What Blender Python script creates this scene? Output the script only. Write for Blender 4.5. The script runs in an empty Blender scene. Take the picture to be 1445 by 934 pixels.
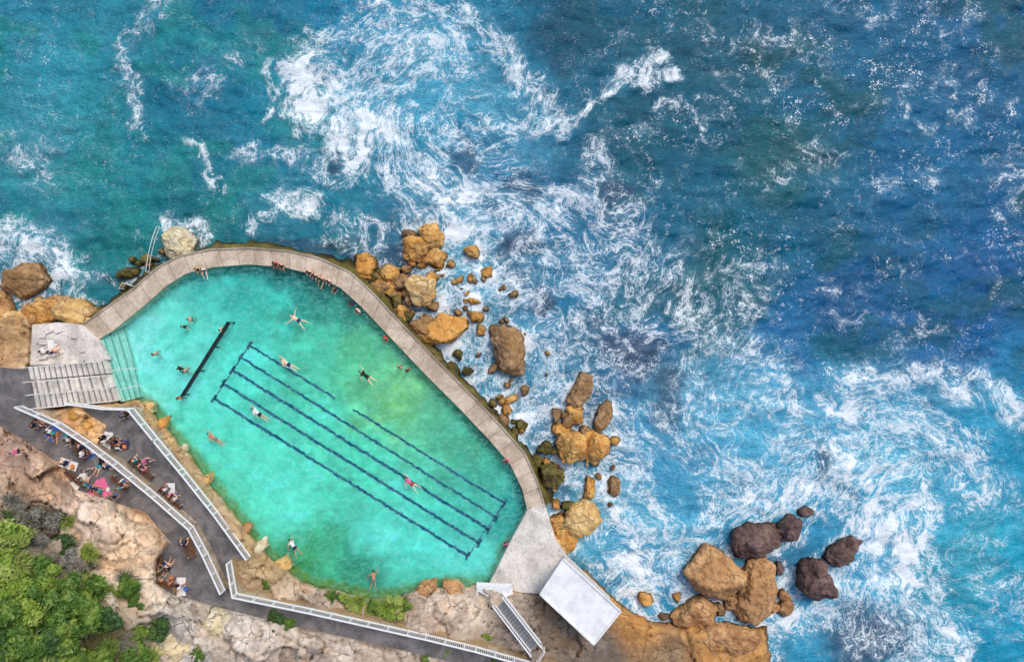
import bpy, bmesh, math, random
import numpy as np
from mathutils import Vector, Matrix, noise as mnoise
random.seed(7); np.random.seed(7)
H=64.0; S=15.0
SUN_EL=54; SUN_AZ=35
scene=bpy.context.scene
def W(px,py,z=0.0):
    k=(H-z)/H/S
    return Vector(((px-722.5)*k,(467-py)*k,z))
def s2l(c):
    return tuple((((v/255)+0.055)/1.055)**2.4 if v>10 else v/255/12.92 for v in c)
# ---------------------------------------------------------------- numpy noise
_perm=np.random.RandomState(3).permutation(4096)
_val=np.random.RandomState(5).rand(4096)
def _h(ix,iy,seed):
    return _perm[(_perm[(ix+seed*131)&4095]+iy)&4095]
def vn(x,y,seed=0):
    ix=np.floor(x).astype(np.int64); iy=np.floor(y).astype(np.int64)
    fx=x-ix; fy=y-iy
    fx=fx*fx*fx*(fx*(fx*6-15)+10); fy=fy*fy*fy*(fy*(fy*6-15)+10)
    a=_val[_h(ix,iy,seed)];b=_val[_h(ix+1,iy,seed)];c=_val[_h(ix,iy+1,seed)];d=_val[_h(ix+1,iy+1,seed)]
    return (a*(1-fx)+b*fx)*(1-fy)+(c*(1-fx)+d*fx)*fy
def fbm(x,y,seed=0,o=4):
    r=0;a=.5;t=0
    for i in range(o):
        r=r+a*vn(x+17.3*i,y-9.1*i,seed+i);t+=a;a*=.5;x=x*2.03;y=y*2.03
    return r/t
def cells(x,y,seed=0):
    ix=np.floor(x).astype(np.int64); iy=np.floor(y).astype(np.int64)
    d1=np.full(x.shape,9.);d2=np.full(x.shape,9.);cid=np.zeros(x.shape,np.int64)
    cx=np.zeros(x.shape);cy=np.zeros(x.shape)
    for dx in (-1,0,1):
        for dy in (-1,0,1):
            jx=ix+dx;jy=iy+dy
            h=_h(jx,jy,seed)
            px=jx+_val[h];py=jy+_val[(h*7+13)&4095]
            d=np.hypot(px-x,py-y)
            m=d<d1
            d2=np.where(m,d1,np.minimum(d2,d))
            cid=np.where(m,h,cid);cx=np.where(m,px,cx);cy=np.where(m,py,cy)
            d1=np.where(m,d,d1)
    return d1,d2,cid,cx,cy
def segd(X,Y,pts,closed=False):
    D=np.full(X.shape,1e9)
    n=len(pts)
    if n==1: return np.hypot(X-pts[0][0],Y-pts[0][1])
    for i in range(n if closed else n-1):
        x1,y1=pts[i][:2];x2,y2=pts[(i+1)%n][:2]
        dx,dy=x2-x1,y2-y1;L=dx*dx+dy*dy+1e-9
        t=np.clip(((X-x1)*dx+(Y-y1)*dy)/L,0,1)
        D=np.minimum(D,np.hypot(X-x1-t*dx,Y-y1-t*dy))
    return D
def inside(X,Y,pts):
    r=np.zeros(X.shape,bool);n=len(pts)
    for i in range(n):
        x1,y1=pts[i][:2];x2,y2=pts[(i+1)%n][:2]
        if y1==y2: continue
        c=((y1>Y)!=(y2>Y))&(X<(x2-x1)*(Y-y1)/(y2-y1)+x1)
        r^=c
    return r
def sd(X,Y,pts):  # positive inside
    d=segd(X,Y,pts,True)
    return np.where(inside(X,Y,pts),d,-d)
def idw(X,Y,ctrl,p=2.2,eps=200.):
    vals=np.array([c[2:] if not isinstance(c[2],tuple) else c[2] for c in ctrl],float)
    num=0;den=0
    for c,v in zip(ctrl,vals):
        w=1./((X-c[0])**2+(Y-c[1])**2+eps)**p
        num=num+w[...,None]*v;den=den+w
    return num/den[...,None]
def sstep(a,b,x):
    t=np.clip((x-a)/(b-a),0,1);return t*t*(3-2*t)
# ---------------------------------------------------------------- node helpers
def newmat(name):
    m=bpy.data.materials.new(name);m.use_nodes=True;nt=m.node_tree
    for n in list(nt.nodes): nt.nodes.remove(n)
    return m,nt
def nd(nt,typ,ins=None,**pr):
    n=nt.nodes.new(typ)
    for k,v in pr.items(): setattr(n,k,v)
    for k,v in (ins or {}).items():
        if isinstance(v,bpy.types.NodeSocket): nt.links.new(v,n.inputs[k])
        else: n.inputs[k].default_value=v
    return n
def mx(nt,f,a,b,blend='MIX'):
    n=nt.nodes.new('ShaderNodeMix');n.data_type='RGBA';n.blend_type=blend;n.clamp_factor=True
    for i,v in ((0,f),(6,a),(7,b)):
        if isinstance(v,bpy.types.NodeSocket): nt.links.new(v,n.inputs[i])
        else:
            if i!=0 and len(v)==3: v=(*v,1)
            n.inputs[i].default_value=v
    return n.outputs[2]
def mt(nt,op,a,b=0.0,c=None,clamp=False):
    n=nt.nodes.new('ShaderNodeMath');n.operation=op;n.use_clamp=clamp
    for i,v in enumerate((a,b,c)):
        if v is None: continue
        if isinstance(v,bpy.types.NodeSocket): nt.links.new(v,n.inputs[i])
        else: n.inputs[i].default_value=v
    return n.outputs[0]
def mr(nt,v,a,b,c=0.,d=1.,smooth=True):
    n=nt.nodes.new('ShaderNodeMapRange');n.interpolation_type='SMOOTHSTEP' if smooth else 'LINEAR'
    for i,x in enumerate((v,a,b,c,d)):
        if isinstance(x,bpy.types.NodeSocket): nt.links.new(x,n.inputs[i])
        else: n.inputs[i].default_value=x
    return n.outputs[0]
def noi(nt,vec,scale,detail=4,rough=.55,dist=0.):
    return nd(nt,'ShaderNodeTexNoise',{'Vector':vec,'Scale':scale,'Detail':detail,'Roughness':rough,'Distortion':dist})
def vma(nt,op,a,b):
    n=nt.nodes.new('ShaderNodeVectorMath');n.operation=op
    for i,v in enumerate((a,b)):
        if isinstance(v,bpy.types.NodeSocket): nt.links.new(v,n.inputs[i])
        else: n.inputs[i].default_value=v
    return n.outputs[0]
def vscale(nt,a,s):
    n=nt.nodes.new('ShaderNodeVectorMath');n.operation='SCALE';nt.links.new(a,n.inputs[0])
    if isinstance(s,bpy.types.NodeSocket): nt.links.new(s,n.inputs[3])
    else: n.inputs[3].default_value=s
    return n.outputs[0]
def pos(nt): return nt.nodes.new('ShaderNodeNewGeometry').outputs['Position']
def finish(nt,col,rough=.8,bump=None,bstr=.3,bdist=.05,spec=.3,metal=0.):
    ins={'Base Color':col if isinstance(col,bpy.types.NodeSocket) else (*col[:3],1),'Roughness':rough,'Specular IOR Level':spec,'Metallic':metal}
    b=nd(nt,'ShaderNodeBsdfPrincipled',ins)
    if bump is not None:
        bp=nd(nt,'ShaderNodeBump',{'Height':bump,'Strength':bstr,'Distance':bdist})
        nt.links.new(bp.outputs[0],b.inputs['Normal'])
    o=nt.nodes.new('ShaderNodeOutputMaterial');nt.links.new(b.outputs[0],o.inputs[0])
    return b
def simple(name,rgb,rough=.7,var=.15,scale=3.,bump=True,spec=.3):
    m,nt=newmat(name);P=pos(nt)
    n=noi(nt,P,scale,4,.65).outputs[0]
    c=mx(nt,mr(nt,n,.3,.7),tuple(v*(1-var) for v in rgb),tuple(min(v*(1+var),.95) for v in rgb))
    finish(nt,c,rough,None,.25,.03,spec)
    return m
# ---------------------------------------------------------------- mesh helpers
def link(o):
    scene.collection.objects.link(o);return o
def mkobj(name,verts,faces,mats=(),smooth=False,parent=None):
    me=bpy.data.meshes.new(name);me.from_pydata([tuple(v) for v in verts],[],faces);me.update()
    for m in mats: me.materials.append(m)
    if smooth: me.polygons.foreach_set('use_smooth',[True]*len(me.polygons))
    o=link(bpy.data.objects.new(name,me))
    if parent: o.parent=parent
    return o
def gridmesh(name,VX,VY,VZ,keep=None,mat=None,attrs=None):
    ny,nx=VX.shape
    co=np.stack([VX,VY,VZ],-1).reshape(-1,3).astype(np.float32)
    idx=np.arange(nx*ny).reshape(ny,nx)
    q=np.stack([idx[1:,:-1],idx[1:,1:],idx[:-1,1:],idx[:-1,:-1]],-1).reshape(-1,4)
    if keep is not None:
        kf=(keep[1:,:-1]|keep[1:,1:]|keep[:-1,1:]|keep[:-1,:-1]).reshape(-1)
        q=q[kf]
    used=np.unique(q);rem=np.zeros(nx*ny,np.int64);rem[used]=np.arange(len(used))
    co=co[used];q=rem[q]
    me=bpy.data.meshes.new(name)
    me.vertices.add(len(co));me.vertices.foreach_set('co',co.reshape(-1))
    me.loops.add(q.size);me.loops.foreach_set('vertex_index',q.reshape(-1).astype(np.int32))
    me.polygons.add(len(q));me.polygons.foreach_set('loop_start',np.arange(0,q.size,4,dtype=np.int32))
    me.polygons.foreach_set('loop_total',np.full(len(q),4,np.int32))
    me.polygons.foreach_set('use_smooth',np.ones(len(q),bool))
    me.update();me.validate()
    for k,(typ,arr) in (attrs or {}).items():
        a=me.attributes.new(k,typ,'POINT')
        if typ=='FLOAT': a.data.foreach_set('value',arr.reshape(-1)[used].astype(np.float32))
        elif typ=='FLOAT_VECTOR': a.data.foreach_set('vector',arr.reshape(-1,3)[used].astype(np.float32).reshape(-1))
        elif typ=='FLOAT_COLOR':
            c=arr.reshape(-1,3)[used];c=np.concatenate([c,np.ones((len(c),1))],1)
            a.data.foreach_set('color',c.astype(np.float32).reshape(-1))
    if mat: me.materials.append(mat)
    return link(bpy.data.objects.new(name,me))
def prism(name,pxpoly,z0,z1,mat,bevel=.04,parent=None):
    top=[W(x,y,z1) for x,y in pxpoly];n=len(top)
    bm=bmesh.new()
    a=[bm.verts.new(v) for v in top];b=[bm.verts.new((v.x,v.y,z0)) for v in top]
    bm.faces.new(a);bm.faces.new(b[::-1])
    for i in range(n): bm.faces.new((a[i],b[i],b[(i+1)%n],a[(i+1)%n]))
    bmesh.ops.recalc_face_normals(bm,faces=bm.faces)
    if bevel: bmesh.ops.bevel(bm,geom=bm.edges[:],offset=bevel,segments=1,affect='EDGES')
    me=bpy.data.meshes.new(name);bm.to_mesh(me);bm.free();me.materials.append(mat)
    o=link(bpy.data.objects.new(name,me))
    if parent:o.parent=parent
    return o
class MB:
    def __init__(s): s.v=[];s.f=[];s.m=[]
    def box(s,c,ax,ay,az,mi=0):
        c=Vector(c);k=len(s.v)
        for sx in(-1,1):
            for sy in(-1,1):
                for sz in(-1,1): s.v.append(c+ax*sx+ay*sy+az*sz)
        for f in((0,1,3,2),(4,6,7,5),(0,4,5,1),(2,3,7,6),(0,2,6,4),(1,5,7,3)):
            s.f.append(tuple(k+i for i in f));s.m.append(mi)
    def beam(s,a,b,w,h,mi=0):
        a=Vector(a);b=Vector(b);d=b-a;L=d.length
        if L<1e-6:return
        d.normalize();up=Vector((0,0,1))
        if abs(d.z)>.95: up=Vector((1,0,0))
        sd_=d.cross(up).normalized();u=sd_.cross(d)
        s.box((a+b)/2,d*(L/2),sd_*(w/2),u*(h/2),mi)
    def tube(s,pts,rad,n=6,mi=0,cap=True):
        k=len(s.v);m=len(pts)
        for i,p in enumerate(pts):
            p=Vector(p);d=(Vector(pts[min(i+1,m-1)])-Vector(pts[max(i-1,0)])).normalized()
            up=Vector((0,0,1)) if abs(d.z)<.9 else Vector((1,0,0))
            a=d.cross(up).normalized();b=a.cross(d);r=rad[i] if hasattr(rad,'__len__') else rad
            for j in range(n):
                t=2*math.pi*j/n;s.v.append(p+a*(r*math.cos(t))+b*(r*math.sin(t)))
        for i in range(m-1):
            for j in range(n):
                s.f.append((k+i*n+j,k+i*n+(j+1)%n,k+(i+1)*n+(j+1)%n,k+(i+1)*n+j));s.m.append(mi)
        if cap:
            s.f.append(tuple(k+j for j in range(n))[::-1]);s.m.append(mi)
            s.f.append(tuple(k+(m-1)*n+j for j in range(n)));s.m.append(mi)
    def obj(s,name,mats,smooth=False,parent=None):
        o=mkobj(name,s.v,s.f,mats,smooth,parent)
        o.data.polygons.foreach_set('material_index',s.m)
        bm=bmesh.new();bm.from_mesh(o.data);bmesh.ops.recalc_face_normals(bm,faces=bm.faces);bm.to_mesh(o.data);bm.free()
        return o
# ================================================================ LAYOUT DATA
POOL_IN=[(137,480),(160,466),(200,434),(235,403),(262,386),(300,377),(350,373),(400,377),(440,387),(480,406),(510,433),(545,470),(600,528),(650,578),(690,620),(720,655),(737,690),(744,720)]
DECK_OUT=[(116,459),(143,439),(188,408),(222,378),(254,361),(298,352),(352,350),(405,354),(450,364),(494,384),(527,414),(562,452),(617,509),(667,559),(708,602),(741,640),(758,678),(768,712)]
POOL_LAND=[(720,762),(690,824),(650,820),(605,822),(562,838),(520,840),(480,829),(432,819),(410,802),(384,783),(350,741),(310,691),(272,641),(242,606),(214,574),(196,557),(172,566)]
POOL=POOL_IN+POOL_LAND
LAND=[(-260,440),(0,446),(36,442),(50,458),(112,462),(137,482),(172,566),(196,557),(214,574),(242,606),(272,641),(310,691),(350,741),(384,783),(410,802),(432,819),(480,829),(520,840),(562,838),(605,822),(650,820),(692,824),(760,800),(796,782),(835,806),(880,848),(915,868),(962,874),(1020,870),(1085,878),(1096,934),(1105,1120),(-260,1120)]
PATH_A=[(-260,512),(0,519),(38,522),(50,577),(85,597),(125,622),(165,653),(220,698),(270,742),(290,780),(316,833),(330,840),(440,862),(520,880),(600,898),(670,915),(740,934),(800,955),(790,985),(700,962),(640,934),(560,915),(480,897),(400,880),(330,862),(280,848),(240,838),(220,822),(222,790),(240,765),(205,722),(150,705),(105,690),(90,660),(40,625),(0,600),(-260,590)]
PATH_B=[(110,574),(187,580),(222,622),(262,670),(305,724),(350,786),(328,795),(318,832),(293,780),(273,740),(223,696),(168,650),(140,628),(150,600)]
ZA,ZB=4.6,3.6
BOULD=[ # x,y,w,h,rot,type,z
(586,348,36,40,20,'o'),(610,333,36,34,-20,'o'),(613,363,32,24,10,'o'),(515,376,28,34,20,'o'),(594,411,46,48,30,'p'),(549,387,34,26,20,'o'),(565,398,28,24,0,'b'),(536,405,28,24,-30,'b'),
(626,466,62,38,-35,'o'),(593,463,32,38,10,'b'),(567,441,20,22,0,'o'),(665,355,22,18,30,'o'),(687,384,15,18,0,'o'),(636,372,14,12,0,'o'),(665,393,13,17,0,'o'),(645,396,18,9,-20,'o'),(668,425,20,11,5,'o'),(673,447,20,17,0,'o'),(679,466,13,17,0,'o'),(725,415,14,13,0,'b'),
(610,391,18,14,0,'o'),(573,380,16,14,0,'b'),(550,412,26,18,30,'b'),(578,421,16,20,0,'b'),(611,432,18,14,0,'b'),(578,331,22,16,0,'b'),
(717,491,44,80,-5,'b'),(697,519,12,18,30,'b'),(722,563,20,12,-30,'o'),(741,551,10,14,0,'b'),(716,543,10,8,0,'b'),
(820,553,32,58,20,'b'),(853,587,24,42,15,'b'),(812,583,24,28,0,'o'),(801,596,18,26,30,'b'),(806,632,52,48,10,'o'),(845,633,36,44,25,'o'),(867,622,16,13,0,'o'),(770,632,26,18,10,'g'),(790,606,20,20,0,'o'),(786,585,14,22,0,'b'),(826,612,18,22,0,'b'),
(833,691,16,38,5,'o'),(867,687,18,30,10,'b'),(821,734,52,46,-40,'p'),(789,738,28,22,-20,'o'),(797,763,32,32,-40,'o'),(776,672,36,40,30,'g'),(757,650,18,22,20,'g'),
(1016,814,86,76,30,'t'),(1073,832,54,100,12,'t'),(1070,762,72,48,-10,'m'),(1117,747,36,42,20,'m'),(1137,723,28,16,-10,'m'),(1154,818,60,58,20,'m'),(1189,781,56,32,-30,'m'),(981,868,66,38,-15,'t'),(1048,857,28,46,0,'t'),(1110,857,18,30,10,'t'),(1100,803,14,22,0,'m'),(1034,852,24,22,0,'t'),(911,845,24,18,10,'o'),(955,842,12,16,0,'o'),(938,870,18,12,0,'b'),
(248,344,48,54,-10,'w'),(30,395,66,44,-10,'b'),(62,438,56,36,-15,'o'),(98,441,62,38,10,'p'),(128,440,24,22,0,'b'),(15,460,58,40,-10,'p'),(38,448,34,30,30,'t'),(80,425,46,16,0,'t'),(10,485,40,26,0,'b'),(-30,440,70,60,0,'t'),
(525,392,24,16,40,'g'),(505,362,14,10,0,'g'),(560,425,16,20,0,'g'),(600,488,20,14,30,'g'),(640,520,22,12,40,'g'),(735,600,20,14,30,'g'),(180,385,30,16,-20,'g'),(205,365,20,14,0,'g'),
]
_r=random.Random(21)
def scatter(n,pts,rad,s0,s1,types):
    for i in range(n):
        t=_r.random()*(len(pts)-1);i0=int(t);f=t-i0;a=pts[i0];b=pts[min(i0+1,len(pts)-1)]
        x=a[0]+(b[0]-a[0])*f+_r.gauss(0,rad);y=a[1]+(b[1]-a[1])*f+_r.gauss(0,rad);s=_r.uniform(s0,s1)
        if inside(np.array([x]),np.array([y]),DECK_OUT+POOL_LAND)[0]: continue
        BOULD.append((x,y,s*_r.uniform(.8,1.4),s*_r.uniform(.7,1.1),_r.uniform(-60,60),_r.choice(types)))
scatter(26,[(525,385),(560,405),(590,440),(612,478)],9,8,20,'oobbg')
scatter(14,[(580,345),(605,370),(590,400)],12,7,15,'oob')
scatter(14,[(640,370),(670,460)],14,5,11,'obb')
scatter(20,[(795,575),(815,610),(790,640),(850,620)],12,7,18,'oobbg')
scatter(22,[(640,510),(690,560),(730,600),(765,650),(785,700),(800,760)],7,6,16,'ggob')
scatter(14,[(990,855),(1040,830),(1090,850)],14,7,18,'tbt')
scatter(16,[(690,380),(720,450),(700,540),(760,560)],22,4,10,'oob')
scatter(8,[(840,660),(880,720)],14,5,11,'ob')
scatter(18,[(30,450),(80,435),(130,445)],9,8,20,'otbp')
scatter(10,[(150,410),(200,375),(240,350)],8,6,14,'gb')
# ================================================================ OCEAN
step=3.0
ix=np.arange(-180,1640,step);iy=np.arange(-160,1110,step)
def ext(a):
    d=np.array([6,14,30,60,120,240,500,1000,2500,6000,15000,30000.])
    return np.concatenate([a[0]-d[::-1],a,a[-1]+d])
gx=ext(ix);gy=ext(iy)
X,Y=np.meshgrid(gx,gy)
wx=X+ (fbm(X/60,Y/60,1)-.5)*70+(fbm(X/18,Y/18,2)-.5)*26
wy=Y+ (fbm(X/60,Y/60,11)-.5)*70+(fbm(X/18,Y/18,12)-.5)*26
FO=[
([(415,72),(422,112),(450,150),(490,188),(522,205)],25,1.25),([(455,110),(505,150),(545,180)],26,1.0),
([(415,70),(470,40),(560,15),(650,30),(712,70),(752,120),(772,152)],14,.62),
([(545,95),(560,150),(600,182),(680,192),(742,182)],14,.46),([(520,60),(600,55),(660,80)],20,.34),([(500,100),(560,80),(640,60)],22,.34),
([(740,186),(800,165),(850,132),(882,96),(938,102)],10,.75),([(882,95),(945,110),(938,78)],11,1.15),([(935,150),(985,160)],6,.6),
([(560,238),(620,262),(700,290),(760,322)],26,.58),([(500,215),(540,250),(580,290),(620,310)],20,.55),([(580,200),(600,240),(640,250)],24,.4),
([(620,300),(700,312),(760,290),(832,262),(850,200)],18,.45),([(600,120),(700,200),(700,280),(800,340),(820,450)],80,.22),
([(640,330),(700,400),(650,490),(700,560)],34,.64),([(630,400),(640,440)],18,1.0),([(625,480),(680,540),(740,590)],18,1.05),([(760,350),(860,380),(955,380)],42,.32),([(820,280),(880,300),(900,360)],26,.34),
([(720,560),(780,520),(900,480),(985,440)],34,.3),([(720,440),(800,430),(880,400)],40,.26),([(660,560),(740,600),(790,560)],20,.85),
([(780,560),(900,620),(1000,560),(1100,580),(1150,620)],42,.30),([(870,640),(900,700),(960,760),(900,830),(1000,740),(1120,680)],40,.5),([(860,720),(880,800),(930,840)],32,.75),([(790,650),(850,680),(860,720)],24,.8),
([(960,520),(1000,480),(1080,520),(1130,560)],16,.45),([(1120,700),(1190,720),(1220,760)],28,.62),
([(1180,560),(1300,545),(1400,550),(1460,580)],22,.75),([(1180,640),(1230,700),(1290,790),(1340,880),(1360,960)],32,.76),([(1240,600),(1350,640),(1380,700)],26,.5),([(1200,620),(1290,670)],34,.4),([(1320,600),(1445,700)],34,.26),
([(1100,880),(1180,850),(1260,900),(1300,934)],34,.62),([(1400,780),(1460,900)],34,.3),([(1240,800),(1300,860)],32,.7),([(1000,620),(1040,700),(1100,720)],30,.38),([(1280,680),(1310,740),(1290,800)],16,.9),
([(0,350),(50,366),(105,392)],24,1.1),([(-20,425),(40,420),(80,410)],16,1.1),([(0,200),(50,240)],26,.35),([(0,310),(40,330)],20,.5),([(232,312),(262,318),(275,335)],9,.9),
([(265,200),(285,238),(305,272)],8,.85),([(370,88),(370,128),(385,152)],6,.8),([(185,60),(195,130),(190,160)],10,.45),([(365,320),(395,290),(440,300)],12,1.0),([(470,320),(560,340),(600,330)],16,.45),([(340,200),(420,230),(480,260)],22,.36),([(450,350),(500,350)],12,.4),([(210,0),(200,60)],18,.25),([(280,120),(330,80)],25,.2),([(120,400),(170,390),(220,350)],10,.3),
([(1290,470),(1310,465)],7,.6),([(1100,240),(1180,230)],30,.2),
]
F=np.zeros(X.shape)
for pts,r,a in FO:
    d=segd(wx,wy,pts);F=1-(1-F)*(1-np.clip(a*np.exp(-(d/r)**2),0,.98))
MILK=[([(560,80),(640,120),(700,130)],55,.65),([(480,140),(540,190)],40,.6),([(600,260),(720,300)],50,.35),([(640,350),(680,440),(690,540),(760,600)],46,.85),([(760,380),(860,400)],50,.25),([(950,560),(1100,600),(1060,680)],70,.8),([(850,720),(960,740)],60,.9),([(1200,600),(1300,700),(1260,800)],70,.75),([(1380,780),(1430,700)],50,.4),([(1150,880),(1300,930)],50,.5),([(60,360),(0,420)],40,.6),([(740,500),(800,540)],45,.4),([(380,300)],40,.3),([(40,180),(60,240)],50,.25),([(880,100)],25,.4),([(700,180),(760,200)],40,.4),([(1020,520),(1150,560)],40,.5),([(1250,560),(1420,570)],40,.5),([(820,660),(880,700)],40,.8)]
M=np.zeros(X.shape)
for pts,r,a in MILK:
    d=segd(wx,wy,pts);M=1-(1-M)*(1-np.clip(a*np.exp(-(d/r)**2),0,.97))
rc=np.zeros(X.shape)
for b in BOULD:
    r=(b[2]+b[3])/4
    d=np.hypot(X-b[0],Y-b[1]);wet=.6 if b[0]>540 or b[0]<160 else .15
    rc=np.maximum(rc,wet*np.exp(-(np.maximum(d-r,0)/8)**2))
rc=np.maximum(rc,.35*np.exp(-(np.maximum(-sd(X,Y,LAND),0)/12)**2)*(X>880))
F=1-(1-F)*(1-rc*(.4+1.*fbm(X/20,Y/20,31)))
BC=[(0,0,(40,120,145)),(100,100,(50,138,155)),(150,220,(40,132,138)),(60,300,(38,118,134)),(250,150,(22,108,132)),(350,80,(20,112,142)),(150,330,(24,116,124)),(300,320,(12,102,114)),(450,300,(16,112,132)),(400,180,(20,120,146)),(500,60,(30,125,160)),(620,120,(24,142,175)),(700,110,(14,118,150)),(800,50,(4,80,106)),(900,200,(4,82,102)),(700,250,(24,112,150)),(850,300,(14,98,134)),(1000,100,(6,84,106)),(1200,80,(12,94,128)),(1420,50,(8,88,130)),(1100,250,(2,88,104)),(1300,250,(6,96,136)),(1050,380,(2,90,108)),(1200,420,(2,78,122)),(1400,400,(6,84,138)),(980,320,(4,92,116)),(900,430,(18,102,142)),(780,450,(30,114,152)),(1100,480,(10,94,146)),(1300,490,(4,88,144)),(950,600,(44,136,176)),(1050,610,(48,150,188)),(850,720,(56,144,180)),(1000,720,(40,136,176)),(1250,680,(30,154,188)),(1400,650,(16,140,176)),(1380,780,(6,158,180)),(1300,740,(26,150,184)),(1430,880,(16,142,176)),(1220,780,(50,140,180)),(1150,560,(36,132,174)),(680,400,(50,124,152)),(650,330,(40,116,152)),(560,400,(30,90,110)),(940,520,(20,86,124)),(870,520,(36,86,130)),(1340,820,(0,140,165))]
B=idw(wx,wy,[(c[0],c[1],s2l(c[2])) for c in BC],1.6,900)
g=sstep(.45,.70,fbm(wx/100,wy/70,41))*sstep(740,900,X)*(1-sstep(480,560,Y))
B=B*(1-.6*g[...,None])+np.array(s2l((0,80,82)))*.6*g[...,None]
g2=sstep(.45,.7,fbm(wx/60,wy/50,46))*(1-sstep(420,560,X))
B=B*(1-.5*g2[...,None])+np.array(s2l((34,136,128)))*.5*g2[...,None]
B*= (0.74+.52*fbm(wx/35,wy/25,44,5))[...,None]
B[...,0]*=.8
DK=[(735,350,32,26,.85),(762,425,19,28,.85),(885,498,58,28,.85),(945,560,28,56,.8),(1160,655,18,38,.8),(1228,895,74,50,.9),(650,215,26,16,.7),(745,268,34,18,.6),(480,228,12,20,.65),(868,262,22,17,.6),(690,290,46,14,.5),(735,560,30,20,.5),(1190,700,14,22,.45),(180,395,34,18,.5),(1040,690,26,12,.35),(560,380,50,40,.6),(780,660,36,60,.6),(800,600,50,50,.5),(30,400,60,40,.5),(430,355,90,14,.6),(640,520,60,14,.3),(1080,790,80,40,.4),(720,390,24,40,.45),(840,640,60,40,.4),(700,470,36,60,.4),(830,470,30,20,.4),(1000,640,30,16,.35)]
dk=np.zeros(X.shape)
for x,y,rx,ry,a in DK:
    e=((wx*.7+X*.3-x)/rx)**2+((wy*.7+Y*.3-y)/ry)**2
    dk=np.maximum(dk,a*(1-sstep(.1,1.7,e)))
tex=fbm(X/9,Y/9,51)
B=B*(1-dk[...,None])+dk[...,None]*(np.array(s2l((46,62,92)))*(0.5+1.0*tex)[...,None])
M=M*(1-.85*dk);F=F*(1-.4*dk)
ux=X/S;uy=-Y/S
VT=[(640,120,120,1.1),(820,400,110,.5),(1080,610,110,-.8),(1340,730,120,.9),(930,740,90,.7),(700,270,70,-.5),(1210,640,70,-.6),(900,250,120,-.5)]
for x,y,r,a in VT:
    cx,cy=x/S,-y/S;R_=r/S
    dx=ux-cx;dy=uy-cy;th=a*np.exp(-(dx*dx+dy*dy)/(R_*R_))
    ux,uy=cx+dx*np.cos(th)-dy*np.sin(th),cy+dx*np.sin(th)+dy*np.cos(th)
ux=ux+(fbm(X/50,Y/50,61,3)-.5)*3.5;uy=uy+(fbm(X/50,Y/50,62,3)-.5)*3.5
WU=np.stack([ux,uy,np.zeros_like(ux)],-1)
fade=np.exp(-(np.maximum(0,np.maximum(np.abs(X-722)-1400,np.abs(Y-467)-1200))/800)**2)
SP=sstep(760,950,X)*(1-sstep(450,600,Y)*.7)*sstep(.34,.6,fbm(wx/80,wy/60,71))+.3*(X<500)*sstep(.45,.7,fbm(wx/60,wy/60,72))+.2
SP=SP*(1-.4*sstep(1200,1300,X)*sstep(330,420,Y))
F=F*(.45+1.05*fbm(X/24,Y/24,73))
F=np.maximum(F,.15*SP*sstep(.42,.64,fbm(wx/34,wy/26,77)))
F=F*fade
Z=((fbm(X/70+Y/160,Y/30,81)-.5)*.8+(fbm((X+Y*.5)/16,Y/9,82)-.5)*.34+F*.12*(fbm(X/5,Y/5,83)))*np.where(fade>.5,1,.3)-.1
m,nt=newmat('ocean_water')
A=lambda nm: nd(nt,'ShaderNodeAttribute',attribute_name=nm)
P=A('wuv').outputs['Vector'];D=A('foam').outputs['Fac'];MK=A('milk').outputs['Fac'];BCo=A('base').outputs['Color'];SK=A('speck').outputs['Fac']
G=pos(nt)
def half(c): return vma(nt,'SUBTRACT',c,(.5,.5,.5))
Pw=vma(nt,'ADD',P,vscale(nt,half(noi(nt,P,.42,3,.55).outputs['Color']),4.0))
Pw2=vma(nt,'ADD',Pw,vscale(nt,half(noi(nt,G,1.5,3,.6).outputs['Color']),.8))
nA=noi(nt,Pw,.5,4,.62).outputs[0];nB=noi(nt,G,1.4,5,.7).outputs[0];nC=noi(nt,G,6.,3,.7).outputs[0]
Dn=mt(nt,'MULTIPLY',D,mr(nt,nA,.34,.64,.25,1.5))
v1=nd(nt,'ShaderNodeTexVoronoi',{'Vector':Pw2,'Scale':.5},feature='DISTANCE_TO_EDGE').outputs['Distance']
v2=nd(nt,'ShaderNodeTexVoronoi',{'Vector':Pw2,'Scale':1.15},feature='DISTANCE_TO_EDGE').outputs['Distance']
jit=mr(nt,nB,.35,.65,.3,1.6)
def line(v,wd,k=1):
    w=mt(nt,'MAXIMUM',mt(nt,'MULTIPLY',wd,jit),.0005)
    return mr(nt,v,0.0,w,1,0)
def iso(scale,off,wd,det=4):
    n=noi(nt,vma(nt,'ADD',Pw2,(off,off*2,0)),scale,det,.55).outputs[0]
    return line(mt(nt,'ABSOLUTE',mt(nt,'SUBTRACT',n,.5)),wd)
sm=mr(nt,Dn,.02,.30)
l1=line(v1,mt(nt,'MULTIPLY_ADD',Dn,.10,.022));l2=line(v2,mt(nt,'MULTIPLY_ADD',Dn,.20,-.02))
i1=iso(.42,0,mt(nt,'MULTIPLY_ADD',Dn,.020,.005));i2=iso(.95,7.3,mt(nt,'MULTIPLY_ADD',Dn,.040,-.002));i3=iso(2.2,3.1,mt(nt,'MULTIPLY_ADD',Dn,.08,-.03),2)
MX=lambda a,b: mt(nt,'MAXIMUM',a,b)
lace=mt(nt,'MULTIPLY',MX(MX(mt(nt,'MULTIPLY',l1,.85),mt(nt,'MULTIPLY',l2,.7)),MX(mt(nt,'MULTIPLY',i1,.95),MX(mt(nt,'MULTIPLY',i2,.8),mt(nt,'MULTIPLY',i3,.65)))),sm)
halo=mt(nt,'MULTIPLY',mt(nt,'MULTIPLY',mr(nt,v1,0,.3,1,0),Dn),.26)
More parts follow.
